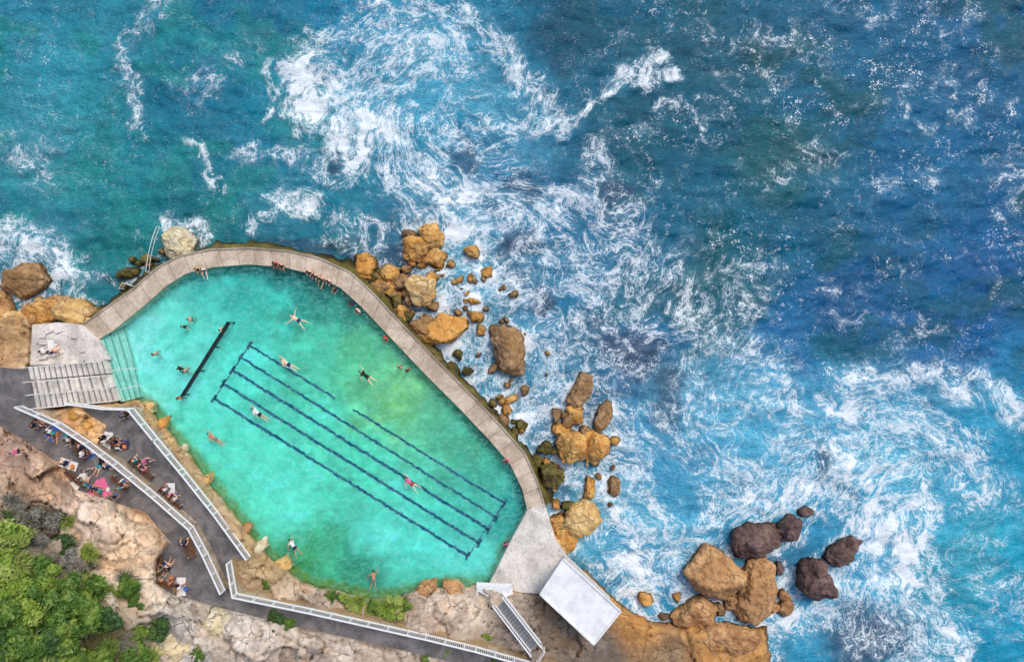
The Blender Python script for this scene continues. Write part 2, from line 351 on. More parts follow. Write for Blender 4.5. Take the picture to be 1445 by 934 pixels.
patch=mr(nt,mt(nt,'ADD',mt(nt,'ADD',Dn,mt(nt,'MULTIPLY',nB,.9)),mt(nt,'MULTIPLY',nC,.5)),1.45,1.75)
spk=mt(nt,'MULTIPLY',mt(nt,'MULTIPLY',mr(nt,mt(nt,'ADD',nC,mt(nt,'MULTIPLY',nB,.7)),.94,1.0),mr(nt,nA,.44,.58)),mt(nt,'MULTIPLY',SK,.85,clamp=True))
foam=mt(nt,'MAXIMUM',MX(MX(lace,halo),patch),spk,clamp=True)
foam=mt(nt,'MULTIPLY',foam,mr(nt,nC,.3,.5,.7,1.))
mk=mt(nt,'MULTIPLY',mt(nt,'ADD',mt(nt,'MULTIPLY',MK,.56),mt(nt,'MULTIPLY',Dn,.24)),mr(nt,nB,.3,.68,.4,1.25),clamp=True)
col=mx(nt,mk,BCo,(.15,.50,.64))
rip=noi(nt,vma(nt,'MULTIPLY',G,(1.2,2.2,1.)),2.6,4,.68,.5).outputs[0]
col=mx(nt,mr(nt,rip,.34,.66,.0,1.),mx(nt,1.,col,(.68,.78,.82),'MULTIPLY'),mx(nt,1.,col,(1.25,1.2,1.18),'MULTIPLY'))
col=mx(nt,foam,col,(.83,.89,.93))
hgt=mt(nt,'MULTIPLY_ADD',mt(nt,'MULTIPLY',nC,D),.5,rip)
rg=mr(nt,foam,0,.6,.25,.8)
finish(nt,col,rg,hgt,.6,.22,.2)
gridmesh('ocean_water',(X-722.5)/S,(467-Y)/S,Z,keep=~(sd(X,Y,POOL+[])>14),mat=m,attrs={'foam':('FLOAT',F),'milk':('FLOAT',M),'base':('FLOAT_COLOR',B),'speck':('FLOAT',SP),'wuv':('FLOAT_VECTOR',WU)})
# ================================================================ ROCK MATERIALS
def rockmat(name,ca=None,cb=None,cc=None,attr=False,wet=True,crack=.35,bst=.7):
    m,nt=newmat(name);P=pos(nt)
    w=vma(nt,'ADD',P,vscale(nt,noi(nt,P,1.1,3,.6).outputs['Color'],1.1))
    n1=noi(nt,w,.7,5,.65).outputs[0];n2=noi(nt,P,3.2,6,.78).outputs[0];n3=noi(nt,w,.28,3,.5,1.).outputs[0]
    if attr:
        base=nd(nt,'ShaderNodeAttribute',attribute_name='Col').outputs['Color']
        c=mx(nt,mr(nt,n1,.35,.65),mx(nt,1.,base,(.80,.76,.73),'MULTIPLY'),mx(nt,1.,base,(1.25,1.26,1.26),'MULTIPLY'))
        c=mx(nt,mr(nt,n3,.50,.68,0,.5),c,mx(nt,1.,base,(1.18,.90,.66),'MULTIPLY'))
    else:
        oi=nd(nt,'ShaderNodeObjectInfo').outputs['Random']
        c=mx(nt,mr(nt,n1,.36,.64),ca,cb)
        c=mx(nt,mr(nt,mt(nt,'ADD',n3,mt(nt,'MULTIPLY',oi,.12)),.5,.66,0,.7),c,cc)
    c=mx(nt,mr(nt,n2,.40,.28,0,.7),c,(.08,.06,.04))
    c=mx(nt,mr(nt,n2,.56,.72,0,.42),c,(.62,.54,.42) if name!='rock_maroon' else (.25,.2,.18))
    sx=nd(nt,'ShaderNodeSeparateXYZ',{0:P}).outputs[2]
    st=noi(nt,vma(nt,'MULTIPLY',w,(.55,2.6,1.4)),1.1,4,.7).outputs[0]
    c=mx(nt,mr(nt,st,.46,.35,0,.45),c,mx(nt,1.,c,(.42,.37,.33),'MULTIPLY'))
    v=nd(nt,'ShaderNodeTexVoronoi',{'Vector':w,'Scale':.55},feature='DISTANCE_TO_EDGE').outputs['Distance']
    cr=mt(nt,'MULTIPLY',mr(nt,v,.0,.035,1,0),mr(nt,n1,.42,.6))
    c=mx(nt,mt(nt,'MULTIPLY',cr,.75),c,(.04,.03,.02))
    rough=.85
    if wet:
        wf=mr(nt,mt(nt,'ADD',sx,mt(nt,'MULTIPLY',n2,-1.3)),-.6,-.05,1,0)
        c=mx(nt,wf,c,mx(nt,1.,c,(.26,.25,.20),'MULTIPLY'));rough=mr(nt,wf,0,1,.85,.35)
    h=mt(nt,'ADD',mt(nt,'ADD',n2,st),mt(nt,'MULTIPLY',cr,-.6))
    finish(nt,c,rough,h,bst,.15,.2)
    return m
L=s2l
R={'o':rockmat('rock_ochre',L((176,124,68)),L((228,184,114)),L((214,156,80))),
 'b':rockmat('rock_brown',L((118,94,72)),L((190,154,114)),L((162,126,80))),
 'm':rockmat('rock_maroon',L((84,64,62)),L((134,110,102)),L((110,88,88))),
 't':rockmat('rock_tan',L((158,114,76)),L((218,174,124)),L((188,142,96))),
 'p':rockmat('rock_pale',L((184,144,92)),L((238,208,152)),L((222,182,114))),
 'w':rockmat('rock_white',L((185,172,140)),L((236,230,210)),L((220,200,150))),
 'g':rockmat('rock_algae',L((76,70,42)),L((138,124,70)),L((98,94,44)))}
def boulder(x,y,w,h,rot,t,zb=0.,hf=.55,name='boulder'):
    rr=random.Random(int(x*31+y*17));W_=w/S*1.1;H_=h/S*1.1
    ht=min(W_,H_)*hf+.15
    bm=bmesh.new();n=rr.randint(6,9);tx_,ty_=rr.uniform(-.35,.35),rr.uniform(-.35,.35)
    for i in range(n):
        a=2*math.pi*(i+rr.uniform(-.42,.42))/n;ra=rr.uniform(.80,1.16)
        ca,sa=math.cos(a),math.sin(a);q=(abs(ca)**3+abs(sa)**3)**(-1/3)*.93*ra
        for zz,rad in ((-.5,1.02),(rr.uniform(.1,.7),1.0)): bm.verts.new((ca*rad*q*W_/2,sa*rad*q*H_/2,zz*ht))
        if rr.random()<.75:
            rad=rr.uniform(.35,.86);X0,Y0=ca*rad*q,sa*rad*q
            bm.verts.new((X0*W_/2,Y0*H_/2,(1.-.25*rad+tx_*X0+ty_*Y0)*ht))
    bmesh.ops.convex_hull(bm,input=bm.verts[:])
    bmesh.ops.delete(bm,geom=[v for v in bm.verts if not v.link_faces],context='VERTS')
    bmesh.ops.bevel(bm,geom=bm.edges[:],offset=min(W_,H_)*.018,segments=1,affect='EDGES')
    bmesh.ops.triangulate(bm,faces=bm.faces[:])
    tgt=.12 if max(W_,H_)<3 else .16
    for k in range(4):
        ed=[e for e in bm.edges if e.calc_length()>tgt*1.5]
        if not ed or len(bm.faces)>7000: break
        bmesh.ops.subdivide_edges(bm,edges=ed,cuts=1);bmesh.ops.triangulate(bm,faces=[f for f in bm.faces if len(f.verts)>3])
    bm.normal_update();o3=Vector((x*.37,y*.41,0));sc_=min(1.3,min(W_,H_)/1.5)
    for v in bm.verts:
        p=v.co+o3
        d=(mnoise.noise(p*.9)*.14+mnoise.noise(p*2.4)*.10+mnoise.noise(p*6)*.06)*sc_
        rdg=1-abs(mnoise.noise(p*1.3+Vector((9,3,1))))*8
        rd2=1-abs(mnoise.noise(Vector((p.x*.8,p.y*2.4,p.z*2.4))+Vector((2,5,7))))*9
        d-=(max(0,rdg)*.13+max(0,rd2)*.08)*min(1,min(W_,H_)/2)
        v.co+=v.normal*d
    me=bpy.data.meshes.new(name);bm.to_mesh(me);bm.free()
    me.polygons.foreach_set('use_smooth',[True]*len(me.polygons));me.materials.append(R[t])
    o=link(bpy.data.objects.new(name,me));o.location=W(x,y,zb+ht*.5);o.location.z=zb-.05;o.rotation_euler=(rr.uniform(-.1,.1),rr.uniform(-.1,.1),math.radians(-rot))
    return o
for b in BOULD: boulder(*b)
# ================================================================ TERRAIN
tx=np.arange(-262,1112,2.5);ty=np.arange(425,1122,2.5)
X,Y=np.meshgrid(tx,ty)
HC=[(90,485,2.0),(100,540,1.7),(150,540,1.5),(20,545,4.6),(0,600,4.8),(-150,560,5.),(-150,460,2.2),(20,480,2.6),(40,500,3.),(100,650,4.6),(200,710,4.6),(260,780,4.6),(300,840,4.6),(450,875,4.6),(600,905,4.6),(740,940,4.6),(200,605,3.6),(280,700,3.6),(335,780,3.6),(230,600,2.6),(300,685,2.6),(380,785,2.7),(205,572,2.3),(120,595,4.1),(30,650,6.5),(60,700,8),(150,740,7.5),(200,775,7),(0,800,11),(80,850,11),(150,900,10),(250,880,7.5),(350,905,6.3),(450,925,5.6),(0,934,13),(200,850,8),(600,945,5.2),(560,862,3.4),(480,845,3.4),(440,840,3.6),(640,845,3.2),(620,870,3.8),(700,872,2.8),(800,880,2.5),(780,930,3.),(880,910,1.9),(960,900,1.7),(1050,905,1.4),(740,800,1.9),(850,825,1.5),(500,1050,8),(800,1050,5),(1050,1050,3),(-150,900,15),(0,1050,16)]
Hh=idw(X,Y,HC,2.0,120)[...,0]
sL=sd(X+(fbm(X/14,Y/14,5)-.5)*9,Y+(fbm(X/14,Y/14,6)-.5)*9,LAND)
qx=X+(fbm(X/40,Y/40,8)-.5)*60+(fbm(X/11,Y/11,18)-.5)*10;qy=Y+(fbm(X/40,Y/40,9)-.5)*50+(fbm(X/11,Y/11,19)-.5)*10
rx_=(qx*.8+qy*.6);ry_=(-qx*.6+qy*.8)
d1,d2,cid,cx,cy=cells(rx_/64,ry_/34,4)
blk=(_val[cid]-.5)*1.5+((rx_/64-cx)*(_val[(cid*3+1)&4095]-.5)+(ry_/34-cy)*(_val[(cid*5+2)&4095]-.5))*1.5
crk=-.5*(1-sstep(0,.05,d2-d1))
e1,e2,cid2,_,_=cells(rx_/22,ry_/11,9)
msk=sstep(.42,.6,fbm(X/50,Y/50,28))
blk2=((_val[cid2]-.5)*.5-.2*(1-sstep(0,.12,e2-e1)))*msk
amp=np.clip((Hh-1.2)/3.5,.3,1.2)
Zt=Hh+amp*(blk+crk+blk2+(fbm(X/26,Y/26,14,6)-.5)*1.6)
sp_=.55;tq=Zt/sp_+(fbm(X/60,Y/60,38)-.5)*2;fr_=tq-np.floor(tq)
Zt=Zt+(np.floor(tq)+sstep(.62,1.,fr_)-tq)*sp_*.75
Zt=np.where(Hh>9,Hh+(Zt-Hh)*.4,Zt)
def flat(Zt,poly,z,marg=7):
    s=sd(X,Y,poly);f=sstep(-marg,0,s)
    return Zt*(1-f)+(z-.12)*f
Zt=flat(Zt,PATH_B,ZB,3);Zt=flat(Zt,PATH_A,ZA,3)
STAIR=[(38,517),(150,508),(168,566),(50,577)];PLAT=[(45,458),(116,459),(138,481),(150,508),(42,516)]
Zt=flat(Zt,STAIR,1.6,3);Zt=flat(Zt,PLAT,2.0,4)
Zt=flat(Zt,[(744,722),(768,710),(784,762),(876,862),(838,909),(762,838),(690,824)],2.0,5)
e=sstep(-1,7,sL)
Zt=-1.2+(Zt+1.2)*e
Zt=np.where((segd(X,Y,[(760,790),(840,806),(915,868),(1085,878),(1096,940)])<40)&(sL<22),-1.2+(Zt+1.2)*(.35+.65*sstep(0,22,sL)),Zt)
CC=[(60,690,(214,178,148)),(150,740,(234,212,188)),(180,785,(226,196,162)),(30,640,(188,162,144)),(110,720,(230,210,192)),(250,875,(210,202,192)),(350,900,(204,194,184)),(180,830,(212,198,178)),(300,645,(176,156,124)),(235,600,(200,168,122)),(370,770,(194,168,124)),(560,860,(164,148,134)),(480,845,(182,166,150)),(620,840,(208,190,172)),(680,860,(210,196,178)),(700,900,(154,142,132)),(900,885,(190,140,82)),(1000,900,(192,144,86)),(850,815,(208,154,78)),(1060,905,(184,138,82)),(850,920,(122,114,106)),(780,900,(138,126,114)),(90,485,(216,206,196)),(20,470,(200,164,118)),(120,605,(220,180,130)),(480,915,(200,188,176)),(600,930,(180,166,152)),(20,850,(66,70,42)),(80,850,(78,80,48)),(150,910,(90,90,56)),(40,740,(120,116,104)),(-100,700,(150,134,110)),(270,930,(208,202,194)),(950,930,(160,136,106))]
C=idw(X,Y,[(c[0],c[1],s2l(c[2])) for c in CC],1.8,300)
C*=(.84+.32*_val[(cid*11+5)&4095])[...,None]
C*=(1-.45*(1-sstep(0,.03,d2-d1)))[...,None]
edge=(1-sstep(1,8,sL+(fbm(X/12,Y/12,48)-.5)*8))*(X<720)*(Y>540)
C=C*(1-.8*edge[...,None])+np.array(s2l((132,132,30)))*.8*edge[...,None]
k=(H-Zt)/H/S
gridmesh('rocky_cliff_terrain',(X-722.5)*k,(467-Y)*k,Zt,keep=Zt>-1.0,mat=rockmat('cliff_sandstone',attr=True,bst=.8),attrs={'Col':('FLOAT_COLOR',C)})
def tz(px,py):
    i=int(np.clip(round((py-425)/2.5),0,len(ty)-1));j=int(np.clip(round((px+262)/2.5),0,len(tx)-1));return float(Zt[i,j])
def resample(pts,n):
    p=np.array(pts,float);d=np.r_[0,np.cumsum(np.hypot(*np.diff(p,axis=0).T))]
    t=np.linspace(0,d[-1],n);return np.stack([np.interp(t,d,p[:,0]),np.interp(t,d,p[:,1])],1)
lo=resample(DECK_OUT,260);tan=np.gradient(lo,axis=0);nn=np.stack([tan[:,1],-tan[:,0]],1);nn/=np.linalg.norm(nn,axis=1)[:,None]
rows=12;wd=3+20*fbm(lo[:,0]/26,lo[:,1]/26,21)+5*(lo[:,0]>480)-4*(lo[:,0]<300)
LX=np.zeros((rows,260));LY=LX.copy();LZ=LX.copy()
for r in range(rows):
    t=r/(rows-1);off=-2+(wd+2)*t
    LX[r]=lo[:,0]+nn[:,0]*off;LY[r]=lo[:,1]+nn[:,1]*off
    LZ[r]=1.5-2.2*t**.9+1.1*(fbm(LX[r]/9,LY[r]/9,23)-.5)
k=(H-LZ)/H/S
ledge=gridmesh('rock_ledge',(LX-722.5)*k,(467-LY)*k,LZ,mat=R['g'])
# ================================================================ CONCRETE
def concrete(name,a,b,stain=.5,scale=1.):
    m,nt=newmat(name);P=pos(nt)
    n1=noi(nt,P,.5*scale,5,.65,.5).outputs[0];n2=noi(nt,P,5*scale,5,.75).outputs[0];n3=noi(nt,P,1.8*scale,4,.7,1.).outputs[0]
    c=mx(nt,mr(nt,n1,.35,.65),a,b);c=mx(nt,mr(nt,n2,.4,.65,0,.5),c,mx(nt,1.,c,(.6,.57,.52),'MULTIPLY'))
    c=mx(nt,mr(nt,n3,.54,.7,0,stain),c,(.16,.13,.08))
    finish(nt,c,.85,n2,.4,.03,.25);return m
conc=concrete('deck_concrete',L((182,164,144)),L((220,204,184)),.5)
concw=concrete('pale_concrete',L((194,188,182)),L((236,230,222)),.4)
asph=concrete('asphalt',L((92,90,92)),L((128,124,124)),.25,1.3)
mb=MB();N=34
di=resample(POOL_IN,N*3+1);do=resample(DECK_OUT,N*3+1)
bm=bmesh.new()
def slab(bm,poly,z0,z1):
    t=[W(x,y,z1) for x,y in poly];a=[bm.verts.new(v) for v in t];b=[bm.verts.new((v.x,v.y,z0)) for v in t];n=len(a)
    bm.faces.new(a);bm.faces.new(b[::-1])
    for i in range(n): bm.faces.new((a[i],b[i],b[(i+1)%n],a[(i+1)%n]))
for i in range(N):
    A_=di[i*3:i*3+4].copy();B_=do[i*3:i*3+4].copy();z=2.0+random.uniform(-.02,.02)
    g_=.35
    A_[0]+=(A_[1]-A_[0])/np.linalg.norm(A_[1]-A_[0])*g_;A_[3]-=(A_[3]-A_[2])/np.linalg.norm(A_[3]-A_[2])*g_
    B_[0]+=(B_[1]-B_[0])/np.linalg.norm(B_[1]-B_[0])*g_;B_[3]-=(B_[3]-B_[2])/np.linalg.norm(B_[3]-B_[2])*g_
    slab(bm,[tuple(p) for p in A_]+[tuple(p) for p in B_[::-1]],1.72,z)
for i in range(N*3):
    c0=(di[i]+do[i])/2;c1=(di[i+1]+do[i+1])/2
    q=[di[i]+(c0-di[i])*.06,di[i+1]+(c1-di[i+1])*.06,do[i+1]+(c1-do[i+1])*.06,do[i]+(c0-do[i])*.06]
    slab(bm,[tuple(p) for p in q],-1.5,1.9)
bmesh.ops.recalc_face_normals(bm,faces=bm.faces)
me=bpy.data.meshes.new('pool_deck');bm.to_mesh(me);bm.free();me.materials.append(conc);link(bpy.data.objects.new('pool_deck',me))
kb=MB();ko=resample(DECK_OUT,120)
for i in range(119):
    a=W(*ko[i],2.03);b=W(*ko[i+1],2.03);kb.beam(a,b,.14,.16)
kb.obj('deck_kerb',[concrete('kerb_concrete',L((150,138,124)),L((190,178,160)),.5)])
prism('concrete_platform',[(744,720),(768,710),(776,736),(785,764),(800,786),(762,838),(735,836),(690,824),(718,768)],-1,2.25,concw,.05)
prism('concrete_landing',[(45,458),(80,455),(116,459),(137,480),(152,508),(120,512),(42,516)],-.5,2.3,concw,.05)
bb=bmesh.new()
for i in range(16):
    x=random.uniform(55,125);y=random.uniform(464,508);s=random.uniform(3,9);z=2.36+random.uniform(.0,.25)
    a=random.random()*3
    slab(bb,[(x+s*math.cos(a+q)*random.uniform(.7,1.2),y+s*.7*math.sin(a+q)) for q in(0,1.4,2.9,4.4)],2.2,z)
bmesh.ops.recalc_face_normals(bb,faces=bb.faces)
me=bpy.data.meshes.new('broken_concrete');bb.to_mesh(me);bb.free();me.materials.append(concw);link(bpy.data.objects.new('broken_concrete',me))
# stairs
root=bpy.data.objects.new('concrete_stairs',None);link(root);sb=bmesh.new();NS=15
def bil(u,v,z=0,Q=STAIR):
    a=np.array(Q[0])*(1-u)+np.array(Q[1])*u;b=np.array(Q[3])*(1-u)+np.array(Q[2])*u
    p=a*(1-v)+b*v;return (p[0],p[1])
nsb=MB();edge_m=simple('step_edge_shade',(.17,.16,.15),.8,.3,5)  # dark nosing strips: shading between steps put into the colour
for i in range(NS):
    u0=i/NS;u1=(i+1)/NS;z=4.6-(i+.5)*2.4/NS
    for j in range(3):
        v0,v1=j/3+.012,(j+1)/3-.012;zz=z-(.0 if j!=1 or i%2 else .17)
        slab(sb,[bil(u0,v0),bil(u1-.012,v0),bil(u1-.012,v1),bil(u0,v1)],1.2,zz)
        nsb.beam(W(*bil(u0+.008,v0),zz+.006),W(*bil(u0+.008,v1),zz+.006),.08,.02)
bmesh.ops.recalc_face_normals(sb,faces=sb.faces)
me=bpy.data.meshes.new('treads');sb.to_mesh(me);sb.free();me.materials.append(concw);o=link(bpy.data.objects.new('treads',me));o.parent=root
nsb.obj('tread_edges',[edge_m],parent=root)
white=simple('white_paint',(.80,.81,.82),.45,.06,4)
steel=simple('galvanised_steel',(.5,.5,.5),.35,.1,4)
def rail(name,pts,hgt=1.,n=4,mat=None,parent=None,r=.025):
    mb=MB();P3=[Vector(p) for p in pts]
    up=Vector((0,0,hgt))
    mb.tube([p+up for p in P3],r);mb.tube([p+up*.5 for p in P3],r*.8)
    for p in P3: mb.tube([p,p+up],r)
    return mb.obj(name,[mat or white],parent=parent)
for v in (.02,.36,.66,.98):
    rail('stair_rail',[W(*bil(u,v,0),4.6-u*2.4-.05) for u in (0,.25,.5,.75,.98)],.9,parent=root)
rail('handrail',[W(214,385,2),W(217,362,1.9),W(223,338,1.9),W(229,322,1.6)],1.)
rail('handrail',[W(176,408,2),W(181,400,2),W(192,404,2)],.9)
rail('handrail',[W(x,y,2.2) for x,y in ((178,548),(190,545),(200,543))],.8)
rail('handrail',[W(x,y,2.2) for x,y in ((166,522),(182,520),(198,519))],.8)
# ================================================================ POOL
px_=np.arange(125,780,2.5);py_=np.arange(360,855,2.5);X,Y=np.meshgrid(px_,py_);sp=sd(X,Y,POOL)
PC=[(160,510,(176,228,222)),(200,470,(124,212,204)),(220,520,(112,212,202)),(260,470,(96,206,192)),(300,400,(72,188,180)),(340,400,(46,158,152)),(400,400,(22,130,128)),(440,430,(20,116,114)),(480,440,(42,140,126)),(380,440,(60,184,170)),(350,520,(84,202,186)),(450,480,(78,188,162)),(510,500,(92,188,144)),(560,570,(124,186,118)),(530,540,(106,188,142)),(620,600,(86,178,146)),(660,640,(68,166,142)),(700,690,(64,168,150)),(725,720,(36,146,140)),(450,600,(84,202,180)),(550,680,(84,202,184)),(400,700,(96,210,194)),(300,600,(90,206,188)),(500,800,(36,124,100)),(460,800,(68,176,140)),(600,780,(86,204,192)),(430,795,(54,136,78)),(660,800,(100,210,202)),(540,760,(98,208,196)),(350,700,(92,206,186)),(640,720,(74,190,174)),(500,640,(78,194,168))]
C=idw(X+(fbm(X/25,Y/25,91)-.5)*50,Y+(fbm(X/25,Y/25,92)-.5)*50,[(c[0],c[1],s2l(c[2])) for c in PC],1.8,500)
C*=(.72+.56*fbm(X/18,Y/14,93,6))[...,None]
gp=sstep(.52,.66,fbm(X/36,Y/26,95,6))*sstep(330,450,X)*(1-sstep(640,740,Y))
C=C*(1-.35*gp[...,None])+.35*gp[...,None]*np.array(s2l((70,140,98)))
lp=sstep(.55,.7,fbm(X/30,Y/14,99,6));C=C*(1+.22*lp[...,None])
land_e=(1-sstep(2,12,segd(X,Y,POOL_LAND)+(fbm(X/9,Y/9,94)-.5)*14))
C=C*(1-.75*land_e[...,None])+.75*land_e[...,None]*np.array(s2l((104,122,30)))
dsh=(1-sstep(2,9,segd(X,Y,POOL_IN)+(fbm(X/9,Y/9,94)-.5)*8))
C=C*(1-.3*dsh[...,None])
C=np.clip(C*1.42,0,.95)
def poolmat(name):
    m,nt=newmat(name);P=pos(nt);b=nd(nt,'ShaderNodeAttribute',attribute_name='Col').outputs['Color']
    n=noi(nt,P,1.3,5,.7,.6).outputs[0];n2=noi(nt,P,5,4,.7).outputs[0]
    c=mx(nt,mr(nt,n,.35,.68,0,1),mx(nt,1.,b,(.80,.87,.86),'MULTIPLY'),mx(nt,1.,b,(1.25,1.12,1.12),'MULTIPLY'))
    c=mx(nt,mr(nt,n2,.56,.7,0,.4),c,mx(nt,1.,b,(.62,.76,.70),'MULTIPLY'))
    finish(nt,c,.8,n,.3,.1,.2);return m
FZ=.5
Zf=FZ+(fbm(X/20,Y/20,97)-.5)*.12
k=(H-Zf)/H/S
pool_root=link(bpy.data.objects.new('ocean_pool',None))
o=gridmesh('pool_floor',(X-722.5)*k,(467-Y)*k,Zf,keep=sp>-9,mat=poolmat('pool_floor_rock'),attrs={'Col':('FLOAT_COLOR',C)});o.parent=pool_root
m,nt=newmat('pool_water');P=pos(nt)
n1=noi(nt,vma(nt,'MULTIPLY',P,(1.,1.8,1.)),2.2,4,.65,.6).outputs[0]
bp=nd(nt,'ShaderNodeBump',{'Height':n1,'Strength':.6,'Distance':.12})
fr=nd(nt,'ShaderNodeFresnel',{'IOR':1.33});nt.links.new(bp.outputs[0],fr.inputs['Normal'])
tr=nd(nt,'ShaderNodeBsdfTransparent',{'Color':(.91,.985,.985,1)})
gl=nd(nt,'ShaderNodeBsdfGlossy',{'Color':(1,1,1,1),'Roughness':.08});nt.links.new(bp.outputs[0],gl.inputs['Normal'])
df=nd(nt,'ShaderNodeBsdfDiffuse',{'Color':(.24,.66,.62,1)})
m1=nd(nt,'ShaderNodeMixShader',{0:mr(nt,n1,.42,.66,.0,.26),1:tr.outputs[0],2:df.outputs[0]})
m2=nd(nt,'ShaderNodeMixShader',{0:fr.outputs[0],1:m1.outputs[0],2:gl.outputs[0]})
oo=nt.nodes.new('ShaderNodeOutputMaterial');nt.links.new(m2.outputs[0],oo.inputs[0])
WZ=1.72
cen=np.array([450,600]);wp=[]
for x,y in POOL:
    d=np.array([x,y])-cen;d=d/np.linalg.norm(d)*4;wp.append(W(x+d[0],y+d[1],WZ))
mkobj('pool_water_surface',wp,[tuple(range(len(wp)))[::-1]],[m],parent=pool_root)
stm=simple('submerged_step_paint',L((170,226,216)),.7,.15,2)
nose=simple('step_nosing',L((84,150,140)),.7,.15,2)
A0=[(137,480),(150,520),(172,567)];B0=[(176,462),(188,505),(200,560)]
bm=bmesh.new()
for s in range(4):
    t1=(s+1)/4;z=1.6-.24*s
    q=[tuple(np.array(a)*(1-t1)+np.array(b)*t1) for a,b in zip(A0,B0)]
    slab(bm,[(a[0]-2,a[1]) for a in A0]+q[::-1],.3,z)
bmesh.ops.recalc_face_normals(bm,faces=bm.faces)
me=bpy.data.meshes.new('entry_steps');bm.to_mesh(me);bm.free();me.materials.append(stm);o=link(bpy.data.objects.new('entry_steps',me));o.parent=pool_root
nb=MB()
for s in range(4):
    t1=(s+1)/4;z=1.6-.24*s+.012
    q=[W(*(np.array(a)*(1-t1)+np.array(b)*t1-(1,0)),z) for a,b in zip(A0,B0)]
    for a,b in zip(q,q[1:]): nb.beam(a,b,.08,.02)
nb.obj('step_nosings',[nose],parent=pool_root)
lanem=simple('lane_paint',L((0,84,128)),.7,.3,5)
def lane(p0,p1,w=3.2,name='lane_marking',wob=1.1,gap=None):
    p=resample([p0,p1],int(math.dist(p0,p1)/2.5)+2);t=(p[-1]-p[0]);t/=np.linalg.norm(t);nn=np.array([-t[1],t[0]])
    vs=[];fs=[];sdv=random.random()*50
    for i,q in enumerate(p):
        o=(fbm(np.array([i*.8]),np.array([sdv]),3)[0]-.5)*wob*3;ww=w*(.6+.65*vn(np.array([i*.9]),np.array([sdv+9]),5)[0])
        for s_ in(-1,1):
            a=q+nn*(o+s_*ww/2);vs.append(W(a[0],a[1],FZ+.085))
    for i in range(len(p)-1):
        if gap and gap[0]<i/len(p)<gap[1]: continue
        fs.append((i*2,i*2+1,i*2+3,i*2+2))
    return mkobj(name,vs,fs,[lanem],parent=pool_root)
LS=[((352,487),(712,710)),((340,504),(701,730)),((328,522),(690,747)),((315,541),(676,766)),((302,562),(660,784))]
for i,(a,b) in enumerate(LS):
    lane(a,b,3.0 if i in(0,1) else 3.8,gap=(.33,.4) if i==0 else None)
    for e_,f_ in((a,b),(b,a)):
        d=np.array(f_)-np.array(e_);d=d/np.linalg.norm(d);n_=np.array([-d[1],d[0]])
        lane(tuple(np.array(e_)-n_*6.5),tuple(np.array(e_)+n_*6.5),4.)
for a in((LS[0][0],LS[4][0]),(LS[0][1],LS[4][1])):
    lane(a[0],a[1],1.4)
dark=simple('dark_rubber',(.012,.016,.022),.5,.3,3)
mb=MB();a=W(258,558,WZ+.05);b=W(323,455,WZ+.05);mb.beam(a,b,.26,.4)
for t in(0,.33,.66,1):
    q=a.lerp(b,t);mb.tube([Vector((q.x,q.y,.4)),Vector((q.x,q.y,WZ+.5))],.07,8)
mb.obj('pool_divider_beam',[dark])
# ================================================================ PATHS
def path(name,poly,z,mat):
    vs=[W(x,y,z) for x,y in poly];n=len(vs);vs+=[Vector((v.x,v.y,z-.5)) for v in vs[:n]]
    fs=[tuple(range(n))]+[(i,i+n,(i+1)%n+n,(i+1)%n) for i in range(n)]
    o=mkobj(name,vs,fs,[mat]);bm=bmesh.new();bm.from_mesh(o.data);bmesh.ops.recalc_face_normals(bm,faces=bm.faces);bm.faces.ensure_lookup_table();bmesh.ops.triangulate(bm,faces=bm.faces[:1]);bm.to_mesh(o.data);bm.free();return o
path('asphalt_path',PATH_A,ZA,asph);path('lower_terrace_path',PATH_B,ZB,asph)
stw=rockmat('stone_wall',L((150,135,115)),L((205,190,168)),L((180,150,105)),wet=False,crack=1.6)
def wall(name,pts,z0,z1,w=.3,mat=None):
    mb=MB();P_=[W(x,y,z1) for x,y in resample(pts,max(len(pts),int(sum(math.dist(a,b) for a,b in zip(pts,pts[1:]))/12)))]
    for a,b in zip(P_,P_[1:]):
        h=(z1-z0)+random.uniform(-.03,.03);mb.beam(Vector((a.x,a.y,z1-h/2)),Vector((b.x,b.y,z1-h/2)),w,h)
    return mb.obj(name,[mat or stw])
FB=[(30,576),(85,600),(125,626),(165,656),(220,701),(270,745),(290,782),(314,834)]
FA=[(100,570),(150,577),(187,578),(222,621),(262,669),(305,723),(351,786)]
FC=[(325,792),(333,838),(440,860),(520,878),(600,896),(670,913),(745,934),(800,950)]
wall('retaining_wall',[(50,578)]+FB[1:],2.,ZA+.12,.28);wall('terrace_wall',FA[1:],1.8,ZB+.1,.26);wall('path_kerb_wall',FC,3.2,ZA+.1,.24)
def fence(name,pts,z,hgt=1.1,sp=.17,pw=.045):
    mb=MB()
    P_=[Vector((*W(x,y,z)[:2],z)) for x,y in pts]
    for a,b in zip(P_,P_[1:]):
        d=b-a;L_=d.length;u=d/L_
        mb.beam(a+Vector((0,0,hgt)),b+Vector((0,0,hgt)),.13,.07);mb.beam(a+Vector((0,0,.16)),b+Vector((0,0,.16)),.1,.07)
        k=int(L_/sp)
        for i in range(k+1):
            q=a+u*(i*L_/max(k,1));big=i%10==0
            w_=.06 if big else pw/2
            mb.box(q+Vector((0,0,hgt/2+(.04 if big else -.02))),u*w_,Vector((-u.y,u.x,0))*(w_ if big else .012),Vector((0,0,hgt/2)))
    return mb.obj(name,[white])
fence('white_picket_fence',[(x+4,y-3) for x,y in FB],ZA+.12);fence('white_picket_fence',[(x+3,y-2) for x,y in FA],ZB+.1);fence('white_picket_fence',[(x+2,y-2) for x,y in FC],ZA+.1)
